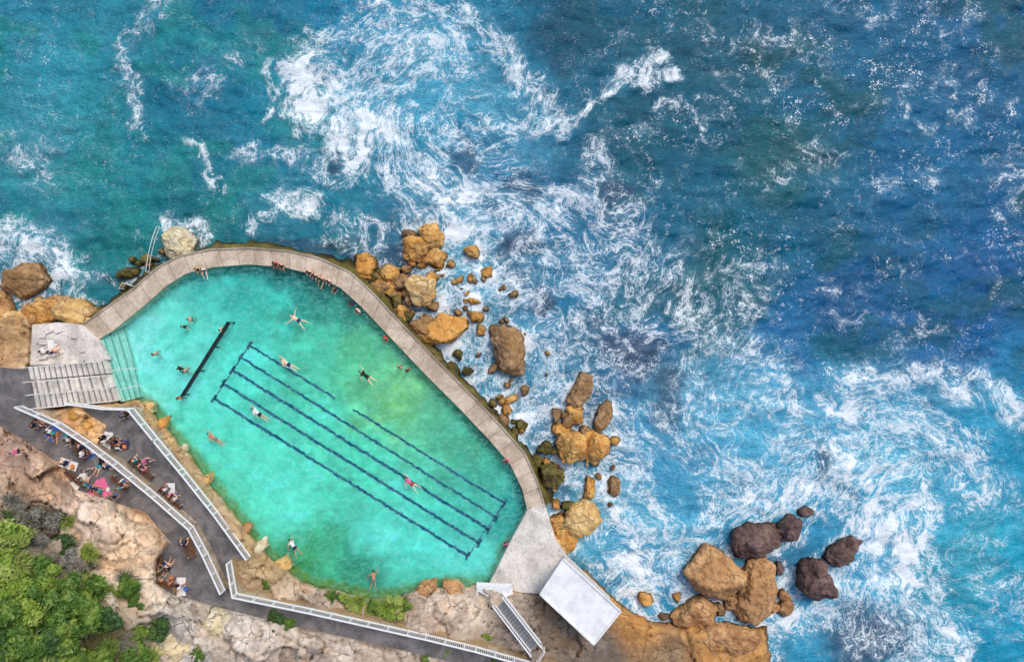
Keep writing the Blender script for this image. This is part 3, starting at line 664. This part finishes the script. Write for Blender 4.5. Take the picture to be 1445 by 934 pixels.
# ================================================================ WHITE SHED
shed=link(bpy.data.objects.new('white_boatshed',None))
roofm,nt=newmat('white_roof');P=pos(nt)
n=noi(nt,P,.9,7,.7,.6).outputs[0];n2=noi(nt,P,5,6,.7).outputs[0]
c=mx(nt,mr(nt,n,.4,.7,0,1),(.84,.85,.86),(.66,.67,.68));c=mx(nt,mr(nt,n2,.58,.72,0,.5),c,(.42,.39,.35));finish(nt,c,.6,n2,.2,.02)
RQ=[(795,788),(876,862),(838,909),(762,838)]
prism('walls',[(799,796),(868,862),(838,900),(770,838)],1.5,4.9,simple('shed_wall',(.62,.6,.56),.8,.12),.03,shed)
prism('roof_slab',RQ,4.92,5.15,roofm,.03,shed)
mb=MB();rq=[W(x,y,5.2) for x,y in RQ]
for i in range(4): mb.beam(rq[i],rq[(i+1)%4],.12,.16)
for t in(.25,.5,.75): mb.beam(rq[0].lerp(rq[1],t)-Vector((0,0,.04)),rq[3].lerp(rq[2],t)-Vector((0,0,.04)),.05,.03)
mb.obj('roof_trim',[roofm],parent=shed)
mb=MB();a=W(770,838,3);b=W(799,796,3);u=(b-a).normalized();nrm=Vector((-u.y,u.x,0))
if nrm.x>0: nrm=-nrm
for t,w_,h_,z_ in((.25,.45,1.,3.3),(.6,.45,1.,3.3),(.85,.4,.6,3.6)):
    mb.box(a.lerp(b,t)*1.0+nrm*.04+Vector((0,0,z_-3)),u*w_,nrm*.04,Vector((0,0,h_)))
mb.obj('doors_and_windows',[simple('blue_grey_door',(.08,.13,.17),.4)],parent=shed)
# ================================================================ WHITE STAIRCASE
st=link(bpy.data.objects.new('white_staircase',None))
grey=simple('grey_tread',(.22,.23,.24),.7)
mb=MB();a0=W(702,842,2.9);a1=W(756,912,4.6)
NS=18;u=(a1-a0);uh=Vector((u.x,u.y,0)).normalized();sx_=Vector((-uh.y,uh.x,0))
for i in range(NS):
    q=a0.lerp(a1,(i+.5)/NS);mb.box(q,uh*.13,sx_*.5,Vector((0,0,.04)),1)
for s_ in(-1,1):
    o_=sx_*(s_*.58);mb.beam(a0+o_,a1+o_,.08,.28);mb.beam(a0+o_+Vector((0,0,1)),a1+o_+Vector((0,0,1)),.1,.08)
    for i in range(26):
        q=a0.lerp(a1,i/25)+o_;mb.beam(q,q+Vector((0,0,1)),.04,.04)
mb.obj('flight',[white,grey],parent=st)
prism('landing',[(672,822),(722,824),(724,838),(700,848),(674,834)],2.7,2.9,white,.02,st)
rail('landing_rail',[W(674,834,2.9),W(673,823,2.9),W(722,825,2.9)],1.,parent=st,r=.04)
rail('upper_rail',[a1+sx_*.6,W(768,912,4.6),W(757,930,4.6)],1.,parent=st,r=.04)
# bench ---------------------------------------------------------
wood=simple('bench_timber',L((104,74,56)),.7,.2,6)
def bench(px,py,z,rot,L_=1.8):
    mb=MB();X_=Vector((1,0,0));Y_=Vector((0,1,0));Z_=Vector((0,0,1))
    for i in range(4): mb.box((0,-.2+i*.13,.45),X_*(L_/2),Y_*.055,Z_*.02)
    for i in range(3): mb.box((0,.28+i*.02,.6+i*.13),X_*(L_/2),Y_*.015,Z_*.05)
    for s_ in(-1,1):
        for y_ in(-.18,.2): mb.box((s_*L_*.4,y_,.215),X_*.035,Y_*.035,Z_*.215,1)
        mb.box((s_*L_*.4,.29,.62),X_*.035,Y_*.025,Z_*.27,1)
    o=mb.obj('park_bench',[wood,steel]);o.location=W(px,py,z);o.rotation_euler=(0,0,math.radians(rot));return o
bench(208,664,ZB+.0,-42);bench(248,706,ZB,-42);bench(172,680,ZA,-40);bench(228,785,ZA,-75);bench(272,770,ZA,110);bench(108,672,ZA,-40);bench(120,632,ZA,140);bench(240,822,ZA,-10)
# ================================================================ PEOPLE
STAND=dict(pel=(0,0,.95),wai=(0,-.01,1.13),che=(0,-.01,1.36),nec=(0,0,1.52),hed=(0,.02,1.62),
 sho=(.18,0,1.42),elb=(.25,-.03,1.13),wri=(.27,.07,.89),han=(.27,.1,.81),hip=(.095,0,.9),kne=(.11,.02,.49),ank=(.11,-.03,.08),toe=(.13,.14,.035))
def sym(d,**ov):
    J={}
    for k,v in d.items():
        if k in('pel','wai','che','nec','hed'): J[k]=Vector(v)
        else:
            J[k+'R']=Vector(v);J[k+'L']=Vector((-v[0],v[1],v[2]))
    for k,v in ov.items(): J[k]=Vector(v)
    return J
SIT=dict(pel=(0,0,.12),wai=(0,-.04,.3),che=(0,.0,.53),nec=(0,.04,.69),hed=(0,.08,.79),sho=(.18,.02,.59),elb=(.26,-.02,.32),wri=(.2,.2,.24),han=(.17,.28,.23),hip=(.095,.02,.11),kne=(.15,.43,.12),ank=(.14,.44,-.3),toe=(.15,.6,-.36))
POSES={
'stand':(sym(STAND),None),
'walk':(sym(STAND,kneR=(.1,.22,.52),ankR=(.1,.2,.1),toeR=(.1,.38,.08),kneL=(-.1,-.05,.5),ankL=(-.1,-.35,.16),toeL=(-.1,-.22,.04),elbR=(.24,-.15,1.15),wriR=(.24,-.05,.93),hanR=(.24,0,.87),elbL=(-.24,.1,1.15),wriL=(-.24,.28,1.0),hanL=(-.24,.36,1.0)),None),
'sit':(sym(SIT),None),
'sitback':(sym(SIT,elbR=(.26,-.2,.33),wriR=(.28,-.28,.08),hanR=(.28,-.22,.03),kneR=(.16,.38,.35),ankR=(.16,.62,.05),toeR=(.17,.78,.04),kneL=(-.16,.44,.12),ankL=(-.16,.85,.07),toeL=(-.18,.93,.18)),None),
'chair':(sym(SIT,ankR=(.14,.42,-.36),ankL=(-.14,.42,-.36),toeR=(.16,.57,-.42),toeL=(-.16,.57,-.42)),None),
'swim':(sym(STAND,elbR=(.22,0,1.68),wriR=(.2,.04,1.93),hanR=(.19,.05,2.03),elbL=(-.3,-.12,1.2),wriL=(-.28,.0,.95),hanL=(-.27,.04,.86),kneR=(.1,-.06,.5),ankR=(.1,.04,.08),toeR=(.11,-.02,-.1),kneL=(-.11,.05,.49),ankL=(-.14,-.06,.1),toeL=(-.14,-.1,-.06)),'P'),
'crawl':(sym(STAND,elbR=(.36,-.1,1.6),wriR=(.34,.02,1.84),hanR=(.33,.05,1.93),elbL=(-.42,.02,1.3),wriL=(-.5,.06,1.07),hanL=(-.52,.08,.98),kneR=(.14,-.04,.52),ankR=(.2,.06,.12),toeR=(.22,.02,-.04),kneL=(-.2,.05,.52),ankL=(-.3,-.04,.18),toeL=(-.33,-.08,.03)),'P'),
'float':(sym(STAND,elbR=(.45,0,1.5),wriR=(.68,.03,1.6),hanR=(.77,.04,1.63),elbL=(-.45,0,1.5),wriL=(-.69,.03,1.55),hanL=(-.78,.04,1.56),kneR=(.22,.06,.52),ankR=(.34,.02,.14),toeR=(.38,.1,.02),kneL=(-.2,.04,.5),ankL=(-.3,.02,.1),toeL=(-.34,.1,-.02)),'S'),
'lie':(sym(STAND,elbR=(.38,0,1.55),wriR=(.25,.02,1.75),hanR=(.17,.03,1.78),ankR=(.16,0,.1),ankL=(-.2,0,.1),kneL=(-.2,.16,.52)),'S'),
}
RAD=dict(pel=(.155,.115),wai=(.135,.1),che=(.165,.115),nec=(.056,.056),hed=(.05,.05),sho=(.062,.06),elb=(.043,.043),wri=(.028,.026),han=(.038,.018),hip=(.1,.1),kne=(.058,.058),ank=(.038,.04),toe=(.042,.024))
BONES=[('pel','wai','T'),('wai','che','T'),('che','nec','T'),('nec','hed','S')]
for s_ in'RL':
    BONES+=[('che','sho'+s_,'T'),('sho'+s_,'elb'+s_,'U'),('elb'+s_,'wri'+s_,'S'),('wri'+s_,'han'+s_,'S'),('pel','hip'+s_,'B'),('hip'+s_,'kne'+s_,'B2'),('kne'+s_,'ank'+s_,'S'),('ank'+s_,'toe'+s_,'S')]
PM={}
def build_pose(name,J,tf,hairlong=False):
    me=bpy.data.meshes.new('tmp');keys=list(J.keys())
    vs=[J[k] for k in keys];ed=[(keys.index(a),keys.index(b)) for a,b,_ in BONES]
    me.from_pydata([tuple(v) for v in vs],ed,[]);o=link(bpy.data.objects.new('tmp',me))
    o.modifiers.new('s','SKIN');sv=me.skin_vertices[0].data
    for i,k in enumerate(keys):
        sv[i].radius=RAD[k[:3]];sv[i].use_root=(k=='pel')
    ss=o.modifiers.new('u','SUBSURF');ss.levels=2;ss.render_levels=2
    dg=bpy.context.evaluated_depsgraph_get();dg.update()
    fm=bpy.data.meshes.new_from_object(o.evaluated_get(dg))
    bpy.data.objects.remove(o)
    V=[v.co.copy() for v in fm.vertices];Fc=[tuple(p.vertices) for p in fm.polygons];Mi=[]
    for f in Fc:
        c=sum((V[i] for i in f),Vector())/len(f);best=9;lab='S';tt=0
        for a,b,l in BONES:
            d=J[b]-J[a];t=max(0,min(1,(c-J[a]).dot(d)/d.length_squared));q=(c-J[a]-d*t).length-.5*(RAD[a[:3]][0]*(1-t)+RAD[b[:3]][0]*t)
            if q<best: best=q;lab=l;tt=t
        if lab=='T' and (c-J['pel']).length<.13: lab='B'
        mi={'S':0,'T':1,'U':1 if tt<.55 else 0,'B':2,'B2':2 if tt<.5 else 0}[lab]
        if c.z>J['nec'].z-.01 and lab=='T' and (c-J['nec']).length<.07: mi=0
        Mi.append(mi)
    mb=MB();mb.v=V;mb.f=Fc;mb.m=Mi
    up=(J['hed']-J['nec']).normalized();fw=Vector((0,1,0));fw=(fw-up*fw.dot(up)).normalized();rt=fw.cross(up)
    hc=J['hed']+up*.045
    def hp(x,y,z): return hc+rt*x+fw*y+up*z
    nu,nv=16,12;k=len(mb.v)
    for j in range(nv+1):
        ph=math.pi*j/nv
        for i in range(nu):
            th=2*math.pi*i/nu;x=math.sin(ph)*math.cos(th);y=math.sin(ph)*math.sin(th);z=math.cos(ph)
            X_=x*.075*(1-.18*max(0,-z));Y_=y*.096;Z_=z*.118
            if y>.6 and -.45<z<.1 and abs(x)<.3: Y_+=.018*(1-abs(x)/.3)
            if z<-.6 and y>.1: Y_+=.012
            mb.v.append(hp(X_,Y_,Z_))
    for j in range(nv):
        for i in range(nu):
            mb.f.append((k+j*nu+i,k+j*nu+(i+1)%nu,k+(j+1)*nu+(i+1)%nu,k+(j+1)*nu+i));mb.m.append(0)
    k=len(mb.v)
    for j in range(9):
        for i in range(nu):
            th=2*math.pi*i/nu;y0=math.sin(th)
            lim=math.pi*(.30 if y0>.5 else (.46 if y0>-.2 else .64));ph=lim*j/8
            x=math.sin(ph)*math.cos(th);y=math.sin(ph)*math.sin(th);z=math.cos(ph)
            mb.v.append(hp(x*.084,y*.105-.004,z*.128+.003*math.sin(i*5)))
    for j in range(8):
        for i in range(nu):
            mb.f.append((k+j*nu+i,k+j*nu+(i+1)%nu,k+(j+1)*nu+(i+1)%nu,k+(j+1)*nu+i));mb.m.append(3)
    if hairlong: mb.tube([hp(0,-.07,.04),hp(0,-.11,-.06),hp(0,-.12,-.18),hp(0,-.1,-.27)],[.05,.06,.05,.02],8,3)
    for s_ in(-1,1):
        mb.tube([hp(s_*.028,.082,.012),hp(s_*.028,.094,.012)],.011,6,4);mb.tube([hp(s_*.072,-.005,.02),hp(s_*.086,-.012,.0),hp(s_*.074,0,-.03)],[.008,.016,.008],6,0)
    mb.tube([hp(-.022,.088,-.055),hp(0,.1,-.058),hp(.022,.088,-.055)],.006,5,4);mb.tube([hp(0,.09,.01),hp(0,.112,-.02),hp(0,.098,-.03)],[.008,.014,.01],6,0)
    for s_ in'RL':
        w_=J['wri'+s_];h_=J['han'+s_];d=(h_-w_).normalized()
        sdv=d.cross(Vector((0,1,0)) if abs(d.y)<.8 else Vector((1,0,0))).normalized();pn=sdv.cross(d)
        base=h_+d*.01
        for i,(o_,l_) in enumerate(((-.03,.07),(-.01,.08),(.01,.076),(.03,.06))):
            p=base+sdv*o_;mb.tube([p-d*.02,p+d*l_*.5+pn*.004,p+d*l_*.8+pn*.015,p+d*l_+pn*.028],[.0095,.009,.008,.006],6,0)
        p=w_+d*.03+sdv*(-.022);mb.tube([p,p-sdv*.03+d*.03,p-sdv*.038+d*.06+pn*.012],[.012,.0105,.008],6,0)
    if tf=='P':
        mb.v=[Vector((v.x,v.z-1.05,-v.y)) for v in mb.v]
    elif tf=='S':
        mb.v=[Vector((-v.x,v.z-1.05,v.y)) for v in mb.v]
    o=mb.obj('tmp',[],True);me=o.data;bpy.data.objects.remove(o);me.name='figure_'+name
    for _ in range(5): me.materials.append(None)
    return me
for k_,(J,tf) in POSES.items():
    for hl in(False,True): PM[(k_,hl)]=build_pose(k_,J,tf,hl)
skins=[simple('skin_%d'%i,c,.55,.08,6) for i,c in enumerate([L((232,184,156)),L((216,164,134)),L((190,134,104)),L((238,196,170)),L((120,80,58))])]
hairs=[simple('hair_%d'%i,c,.6,.2,20) for i,c in enumerate([(.02,.014,.01),(.06,.035,.02),(.2,.13,.06),(.012,.012,.012)])]
cloth={n:simple('cloth_'+n,c,.8,.1,6) for n,c in dict(black=(.015,.015,.02),navy=(.02,.03,.1),white=(.75,.75,.75),red=(.42,.04,.04),pink=(.7,.15,.3),teal=(.03,.3,.33),blue=(.06,.16,.5),grey=(.2,.2,.21),yellow=(.7,.5,.08),orange=(.7,.22,.05),green=(.06,.22,.1)).items()}
eyem=simple('eye_mouth_dark',(.05,.02,.018),.4)
def person(name,pose,px,py,z,rot,top=None,bot='black',fem=False,sc=1.):
    rr=random.Random(int(px*7+py*13));fl=bool(fem)
    o=link(bpy.data.objects.new(name,PM[(pose,fl)]));sk=rr.choice(skins[:4])
    ms=[sk,cloth[top] if top else sk,cloth[bot],rr.choice(hairs),eyem]
    for i,m_ in enumerate(ms):
        o.material_slots[i].link='OBJECT';o.material_slots[i].material=m_
    o.location=W(px,py,z);o.rotation_euler=(0,0,math.radians(rot));o.scale=(sc,)*3;return o
def hd(dx,dy): return math.degrees(math.atan2(-dy,dx))-90
WS=WZ+.02
for a in [('float',419,451,hd(-10,-6),None,'navy'),('swim',405,513,hd(-12,-7),None,'navy'),('crawl',516,530,hd(-12,-9),'black','black',True),('swim',364,583,hd(-12,-8),'white','black'),('swim',302,618,hd(-12,-8),None,'grey'),('crawl',579,681,hd(-12,-9),'pink','red',True),('crawl',414,770,hd(-8,-12),'white','navy'),('crawl',527,816,hd(0,-10),None,'grey')]:
    person('swimmer',a[0],a[1],a[2],WS,a[3],a[4],a[5],a[6] if len(a)>6 else False,1.08)
for x,y,r,t,b,f in[(277,451,90,None,'navy',0),(268,461,200,'black','black',1),(228,499,40,None,'red',0),(263,519,120,'black','navy',1),(270,523,60,None,'blue',0),(567,517,0,None,'red',0),(578,521,30,'red','red',1),(320,466,-60,None,'black',0),(262,560,150,'orange','blue',1),(714,762,30,'pink','black',1)]:
    person('bather','stand' if r%20 else 'walk',x,y,WZ-1.2,r,t,b,bool(f))
def dnorm(px,py):
    a=np.array(POOL_IN,float);i=np.argmin(np.hypot(a[:,0]-px,a[:,1]-py));i=min(max(i,1),len(a)-2);t=a[i+1]-a[i-1];return hd(-t[1],t[0])
for x,y,t,b,f,po in[(281,379,None,'black',0,'sit'),(289,381,'white','grey',1,'sitback'),(390,372,'red','red',1,'sit'),(399,374,None,'navy',0,'sit'),(438,383,None,'black',0,'sit'),(446,388,None,'black',1,'sit'),(456,393,None,'red',0,'sitback'),(466,396,None,'black',0,'sit'),(474,408,'black','black',1,'sit'),(498,427,'navy','navy',1,'sit'),(507,438,None,'black',0,'sit'),(546,477,'red','red',0,'sit'),(716,648,'pink','white',1,'sit')]:
    person('seated_person',po,x,y,2.0 if po=='sit' else 1.98,dnorm(x,y),t,b,bool(f),1.05)
def towelo(px,py,z,rot,c):
    n=8;vs=[];fs=[]
    for i in range(n+1):
        for j in range(5): vs.append(((j/4-.5)*.8+random.uniform(-.02,.02),(i/n-.5)*1.6+random.uniform(-.02,.02),.03+random.uniform(0,.03)))
    for i in range(n):
        for j in range(4): a=i*5+j;fs.append((a,a+1,a+6,a+5))
    o=mkobj('beach_towel',vs,fs,[cloth[c]],True);o.location=W(px,py,z);o.rotation_euler=(0,0,math.radians(rot))
def bag(px,py,z,c):
    mb=MB();mb.tube([(0,0,0),(0,0,.05),(0,0,.25),(0,0,.36)],[.16,.2,.17,.07],8);mb.tube([(-.1,0,.3),(-.08,0,.45),(.08,0,.45),(.1,0,.3)],.015,5)
    o=mb.obj('beach_bag',[cloth[c]],True);o.location=W(px,py,z);o.scale=(1.2,.7,1);o.rotation_euler=(0,0,random.random()*6)
PP=[(55,594,'chair'),(62,597,'stand'),(74,607,'sitback'),(80,610,'sitback'),(99,619,'sitback'),(108,622,'sit'),(118,630,'chair'),(128,637,'stand'),(150,616,'sitback'),(157,620,'stand'),(165,622,'chair'),(169,631,'sitback'),(141,655,'lie'),(154,658,'sitback'),(175,677,'chair'),(180,684,'stand'),(194,650,'chair'),(200,656,'chair'),(207,662,'chair'),(214,647,'walk'),(97,652,'sitback'),(113,674,'sitback'),(124,682,'sitback'),(131,686,'sit'),(139,688,'sitback'),(145,692,'sitback'),(133,660,'stand'),(172,696,'walk'),(236,690,'chair'),(243,697,'chair'),(250,703,'chair'),(233,793,'chair'),(230,802,'chair'),(240,800,'sitback'),(231,815,'sitback'),(244,820,'chair'),(252,824,'sitback'),(262,822,'stand'),(36,634,'stand'),(66,495,'sitback'),(76,496,'sit'),(268,760,'walk'),(104,573,'sitback'),(175,585,'sitback'),(182,584,'sit'),(85,497,'stand')]
for i,(x,y,po) in enumerate(PP):
    onB=bool(inside(np.array([float(x)]),np.array([float(y)]),PATH_B)[0]);onA=bool(inside(np.array([float(x)]),np.array([float(y)]),PATH_A)[0])
    z=ZB if onB else (ZA if onA else (2.3 if y<510 else tz(x,y)))
    if po in('chair','sit'): z+=.43 if po=='chair' else .0
    if po=='sit': po='sitback'
    if po=='lie': z+=.12
    rr=random.Random(i*3+1);f=rr.random()<.5
    t=rr.choice([None,'black','white','pink','blue','grey','teal',None,'navy','white','white'])
    if f and t is None: t='black'
    person('seated_person' if po in('chair','sitback') else('sunbather' if po=='lie' else 'standing_person'),po,x,y,z,rr.uniform(0,360) if po!='chair' else rr.choice([50,-130]),t,rr.choice(['black','navy','blue','grey','black','teal']),f,1.05)
    if po=='chair' and not any(abs(x-bx)<14 and abs(y-by)<14 for bx,by in((208,664),(248,706),(172,680),(228,785),(120,632),(240,822))):
        bench(x,y,z-.43,rr.choice([50,-130]),.9)
for x,y,c in[(141,655,'grey'),(136,690,'pink'),(147,687,'pink'),(113,678,'white'),(97,655,'white'),(75,609,'blue'),(101,622,'teal'),(152,622,'white'),(241,694,'white'),(236,812,'grey'),(256,827,'white'),(125,634,'blue'),(170,627,'navy'),(70,492,'white')]:
    z=ZB if inside(np.array([float(x)]),np.array([float(y)]),PATH_B)[0] else (ZA if y>515 else 2.3)
    towelo(x,y,z,random.uniform(0,180),c);bag(x+7,y+3,z,random.choice(['white','black','blue','orange']))
# ================================================================ VEGETATION
def leafmat(name,a,b,c):
    m,nt=newmat(name);s=nd(nt,'ShaderNodeAttribute',attribute_name='shade').outputs['Fac'];P=pos(nt);n=noi(nt,P,.9,3,.6).outputs[0];oi=nd(nt,'ShaderNodeObjectInfo').outputs['Random']
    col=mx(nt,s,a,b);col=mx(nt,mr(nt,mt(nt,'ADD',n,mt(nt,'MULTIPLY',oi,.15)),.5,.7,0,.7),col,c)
    finish(nt,col,.55);return m
bark=simple('bark',(.12,.085,.06),.9,.3,8)
LM={'g':leafmat('leaf_green',(.035,.09,.015),(.14,.26,.04),(.24,.32,.06)),'d':leafmat('leaf_dark',(.02,.055,.018),(.07,.15,.04),(.10,.18,.04)),'s':leafmat('leaf_grey',(.12,.12,.10),(.30,.30,.25),(.20,.16,.13)),'y':leafmat('leaf_lime',(.10,.19,.02),(.32,.44,.07),(.38,.44,.12))}
def bushmesh(seed,R_=1.,n=3800,leaf=.10):
    rr=np.random.RandomState(seed);k=11
    lob=np.c_[rr.uniform(-.7,.7,k),rr.uniform(-.7,.7,k),rr.uniform(.15,.6,k),rr.uniform(.25,.5,k)]
    L_=rr.randint(0,k,n);u=rr.normal(size=(n,3));u/=np.linalg.norm(u,axis=1)[:,None];u[:,2]=np.abs(u[:,2])*1.0-.1
    rad=lob[L_,3]*(rr.uniform(.6,1.08,n));c=lob[L_,:3]+u*rad[:,None];nrm=u+rr.normal(size=(n,3))*.45;nrm/=np.linalg.norm(nrm,axis=1)[:,None]
    t=np.cross(nrm,rr.normal(size=(n,3)));t/=np.linalg.norm(t,axis=1)[:,None];b=np.cross(nrm,t)
    sz=leaf*rr.uniform(.6,1.3,n)[:,None]
    V=np.stack([c-t*sz,c-b*sz*.45,c+t*sz,c+b*sz*.45],1).reshape(-1,3)
    V[:,2]=np.maximum(V[:,2],0.02)
    mb=MB();mb.v=[Vector(v) for v in V];mb.f=[(4*i,4*i+1,4*i+2,4*i+3) for i in range(n)];mb.m=[0]*n
    for i in range(k): mb.tube([(0,0,-.3),tuple(lob[i,:3]*.5),tuple(lob[i,:3])],[.05,.03,.012],5,1)
    o=mkobj('tmp',mb.v,mb.f);o.data.polygons.foreach_set('material_index',mb.m);me=o.data;bpy.data.objects.remove(o)
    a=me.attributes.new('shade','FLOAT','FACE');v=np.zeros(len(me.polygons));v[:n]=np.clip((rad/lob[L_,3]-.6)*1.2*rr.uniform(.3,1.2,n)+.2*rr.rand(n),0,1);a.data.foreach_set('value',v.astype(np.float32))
    return me
def tuftmesh(seed,n=260):
    rr=random.Random(seed);mb=MB()
    for i in range(n):
        a=rr.uniform(0,6.28);l=rr.uniform(.6,1.1);el=rr.uniform(.2,1.2);d=Vector((math.cos(a)*math.cos(el),math.sin(a)*math.cos(el),math.sin(el)));s_=Vector((-math.sin(a),math.cos(a),0))*.022
        o=Vector((rr.uniform(-.2,.2),rr.uniform(-.2,.2),0));k=len(mb.v);m_=o+d*l*.6;e_=o+d*l-Vector((0,0,.25*l))
        mb.v+=[o-s_,o+s_,m_+s_,m_-s_,e_];mb.f+=[(k,k+1,k+2,k+3),(k+3,k+2,k+4)];mb.m+=[0,0]
    o=mkobj('tmp',mb.v,mb.f);me=o.data;bpy.data.objects.remove(o);a=me.attributes.new('shade','FLOAT','FACE');a.data.foreach_set('value',np.repeat(np.random.rand(n),2).astype(np.float32));return me
BM_=[bushmesh(i) for i in range(5)];TM=[tuftmesh(i) for i in range(3)]
def plant(name,me,px,py,r,mt_,zs=.9):
    if not me.materials: me.materials.append(None);me.materials.append(bark)
    o=link(bpy.data.objects.new(name,me))
    o.material_slots[0].link='OBJECT';o.material_slots[0].material=LM[mt_]
    z=tz(px,py);o.location=W(px,py,z-.1);s_=r/S;o.scale=(s_,s_*random.uniform(.8,1.1),s_*zs);o.rotation_euler=(0,0,random.random()*6.28)
rv=random.Random(11)
VEG=[(20,775,34,'y'),(55,800,28,'g'),(95,768,22,'d'),(125,850,34,'g'),(90,840,30,'g'),(40,845,36,'y'),(15,880,34,'g'),(60,890,36,'d'),(100,900,34,'g'),(10,920,34,'d'),(50,930,32,'g'),(140,925,26,'g'),(150,870,22,'d'),(10,820,28,'g'),(72,820,22,'y'),(200,905,30,'g'),(225,880,18,'d'),(190,930,24,'g'),(255,915,14,'y'),(185,830,18,'g'),(195,855,12,'d'),(70,735,26,'s'),(45,745,26,'s'),(30,720,16,'s'),(100,790,20,'s'),(60,770,18,'s'),(10,735,14,'d'),(-20,780,40,'g'),(-20,860,40,'g'),(-30,920,40,'d'),(115,945,30,'g'),
 (555,852,20,'y'),(530,856,14,'g'),(490,843,12,'y'),(470,840,10,'g'),(575,850,10,'g'),(392,876,18,'d'),(408,880,12,'g'),(520,862,8,'y'),(685,900,8,'y'),(377,824,7,'g'),(300,860,6,'g'),(700,932,10,'d'),(600,930,7,'g'),(280,925,10,'g'),(630,920,6,'g')]
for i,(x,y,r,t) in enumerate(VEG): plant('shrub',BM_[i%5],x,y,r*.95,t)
for i in range(60):
    x=rv.uniform(-30,160);y=rv.uniform(750,960)
    plant('grass_tuft',TM[i%3],x,y,rv.uniform(12,26),rv.choice('yygg'),1.)
for x,y in((20,765),(35,790),(8,790),(120,880),(170,900),(130,800),(250,930),(215,925),(180,815),(545,858),(505,850),(95,735),(20,708)): plant('grass_tuft',TM[x%3],x,y,20,'y' if x%2 else 's',1.)
for i,(x,y,w,h,r,t) in enumerate([(120,600,34,26,30,'o'),(105,585,26,18,0,'o'),(600,832,40,22,-20,'t'),(640,832,44,22,10,'t'),(575,828,26,16,0,'w'),(395,800,34,20,-40,'p'),(365,772,30,14,-45,'w'),(345,748,20,12,-50,'t'),(290,680,32,12,-48,'p'),(255,635,20,10,-48,'w'),(225,600,30,14,-48,'o'),(205,575,26,18,-20,'p'),(1030,905,90,40,8,'t'),(235,920,50,40,0,'w'),(310,885,56,36,20,'w')]):
    z=tz(x,y);boulder(x,y,w,h,r,t,z-.35 if w<45 else z-.7,.4,'sandstone_boulder')
# ================================================================ LIGHT / CAMERA
w=bpy.data.worlds.new("World");scene.world=w;w.use_nodes=True;nt=w.node_tree
bg=nt.nodes['Background'];sky=nt.nodes.new('ShaderNodeTexSky');sky.sky_type='NISHITA';sky.sun_disc=False;sky.sun_elevation=math.radians(SUN_EL);sky.sun_rotation=math.radians(SUN_AZ)
sky.air_density=1.;sky.dust_density=2.5;sky.ozone_density=1.
nt.links.new(sky.outputs[0],bg.inputs[0]);bg.inputs[1].default_value=.15
sl=bpy.data.lights.new('sun','SUN');sl.energy=2.1;sl.angle=math.radians(24);sl.color=(1,.94,.86);so=link(bpy.data.objects.new('sun',sl))
el,az=math.radians(SUN_EL),math.radians(SUN_AZ);d=Vector((math.sin(az)*math.cos(el),math.cos(az)*math.cos(el),math.sin(el)));so.rotation_euler=d.to_track_quat('Z','Y').to_euler()
cd=bpy.data.cameras.new('camera');cam=link(bpy.data.objects.new('camera',cd));cam.location=(0,0,H);cd.sensor_width=36;cd.lens=36*H/(1445/S);cd.clip_end=6000;cd.clip_start=.5
scene.camera=cam
scene.view_settings.view_transform='Standard';scene.view_settings.look='None';scene.view_settings.exposure=0
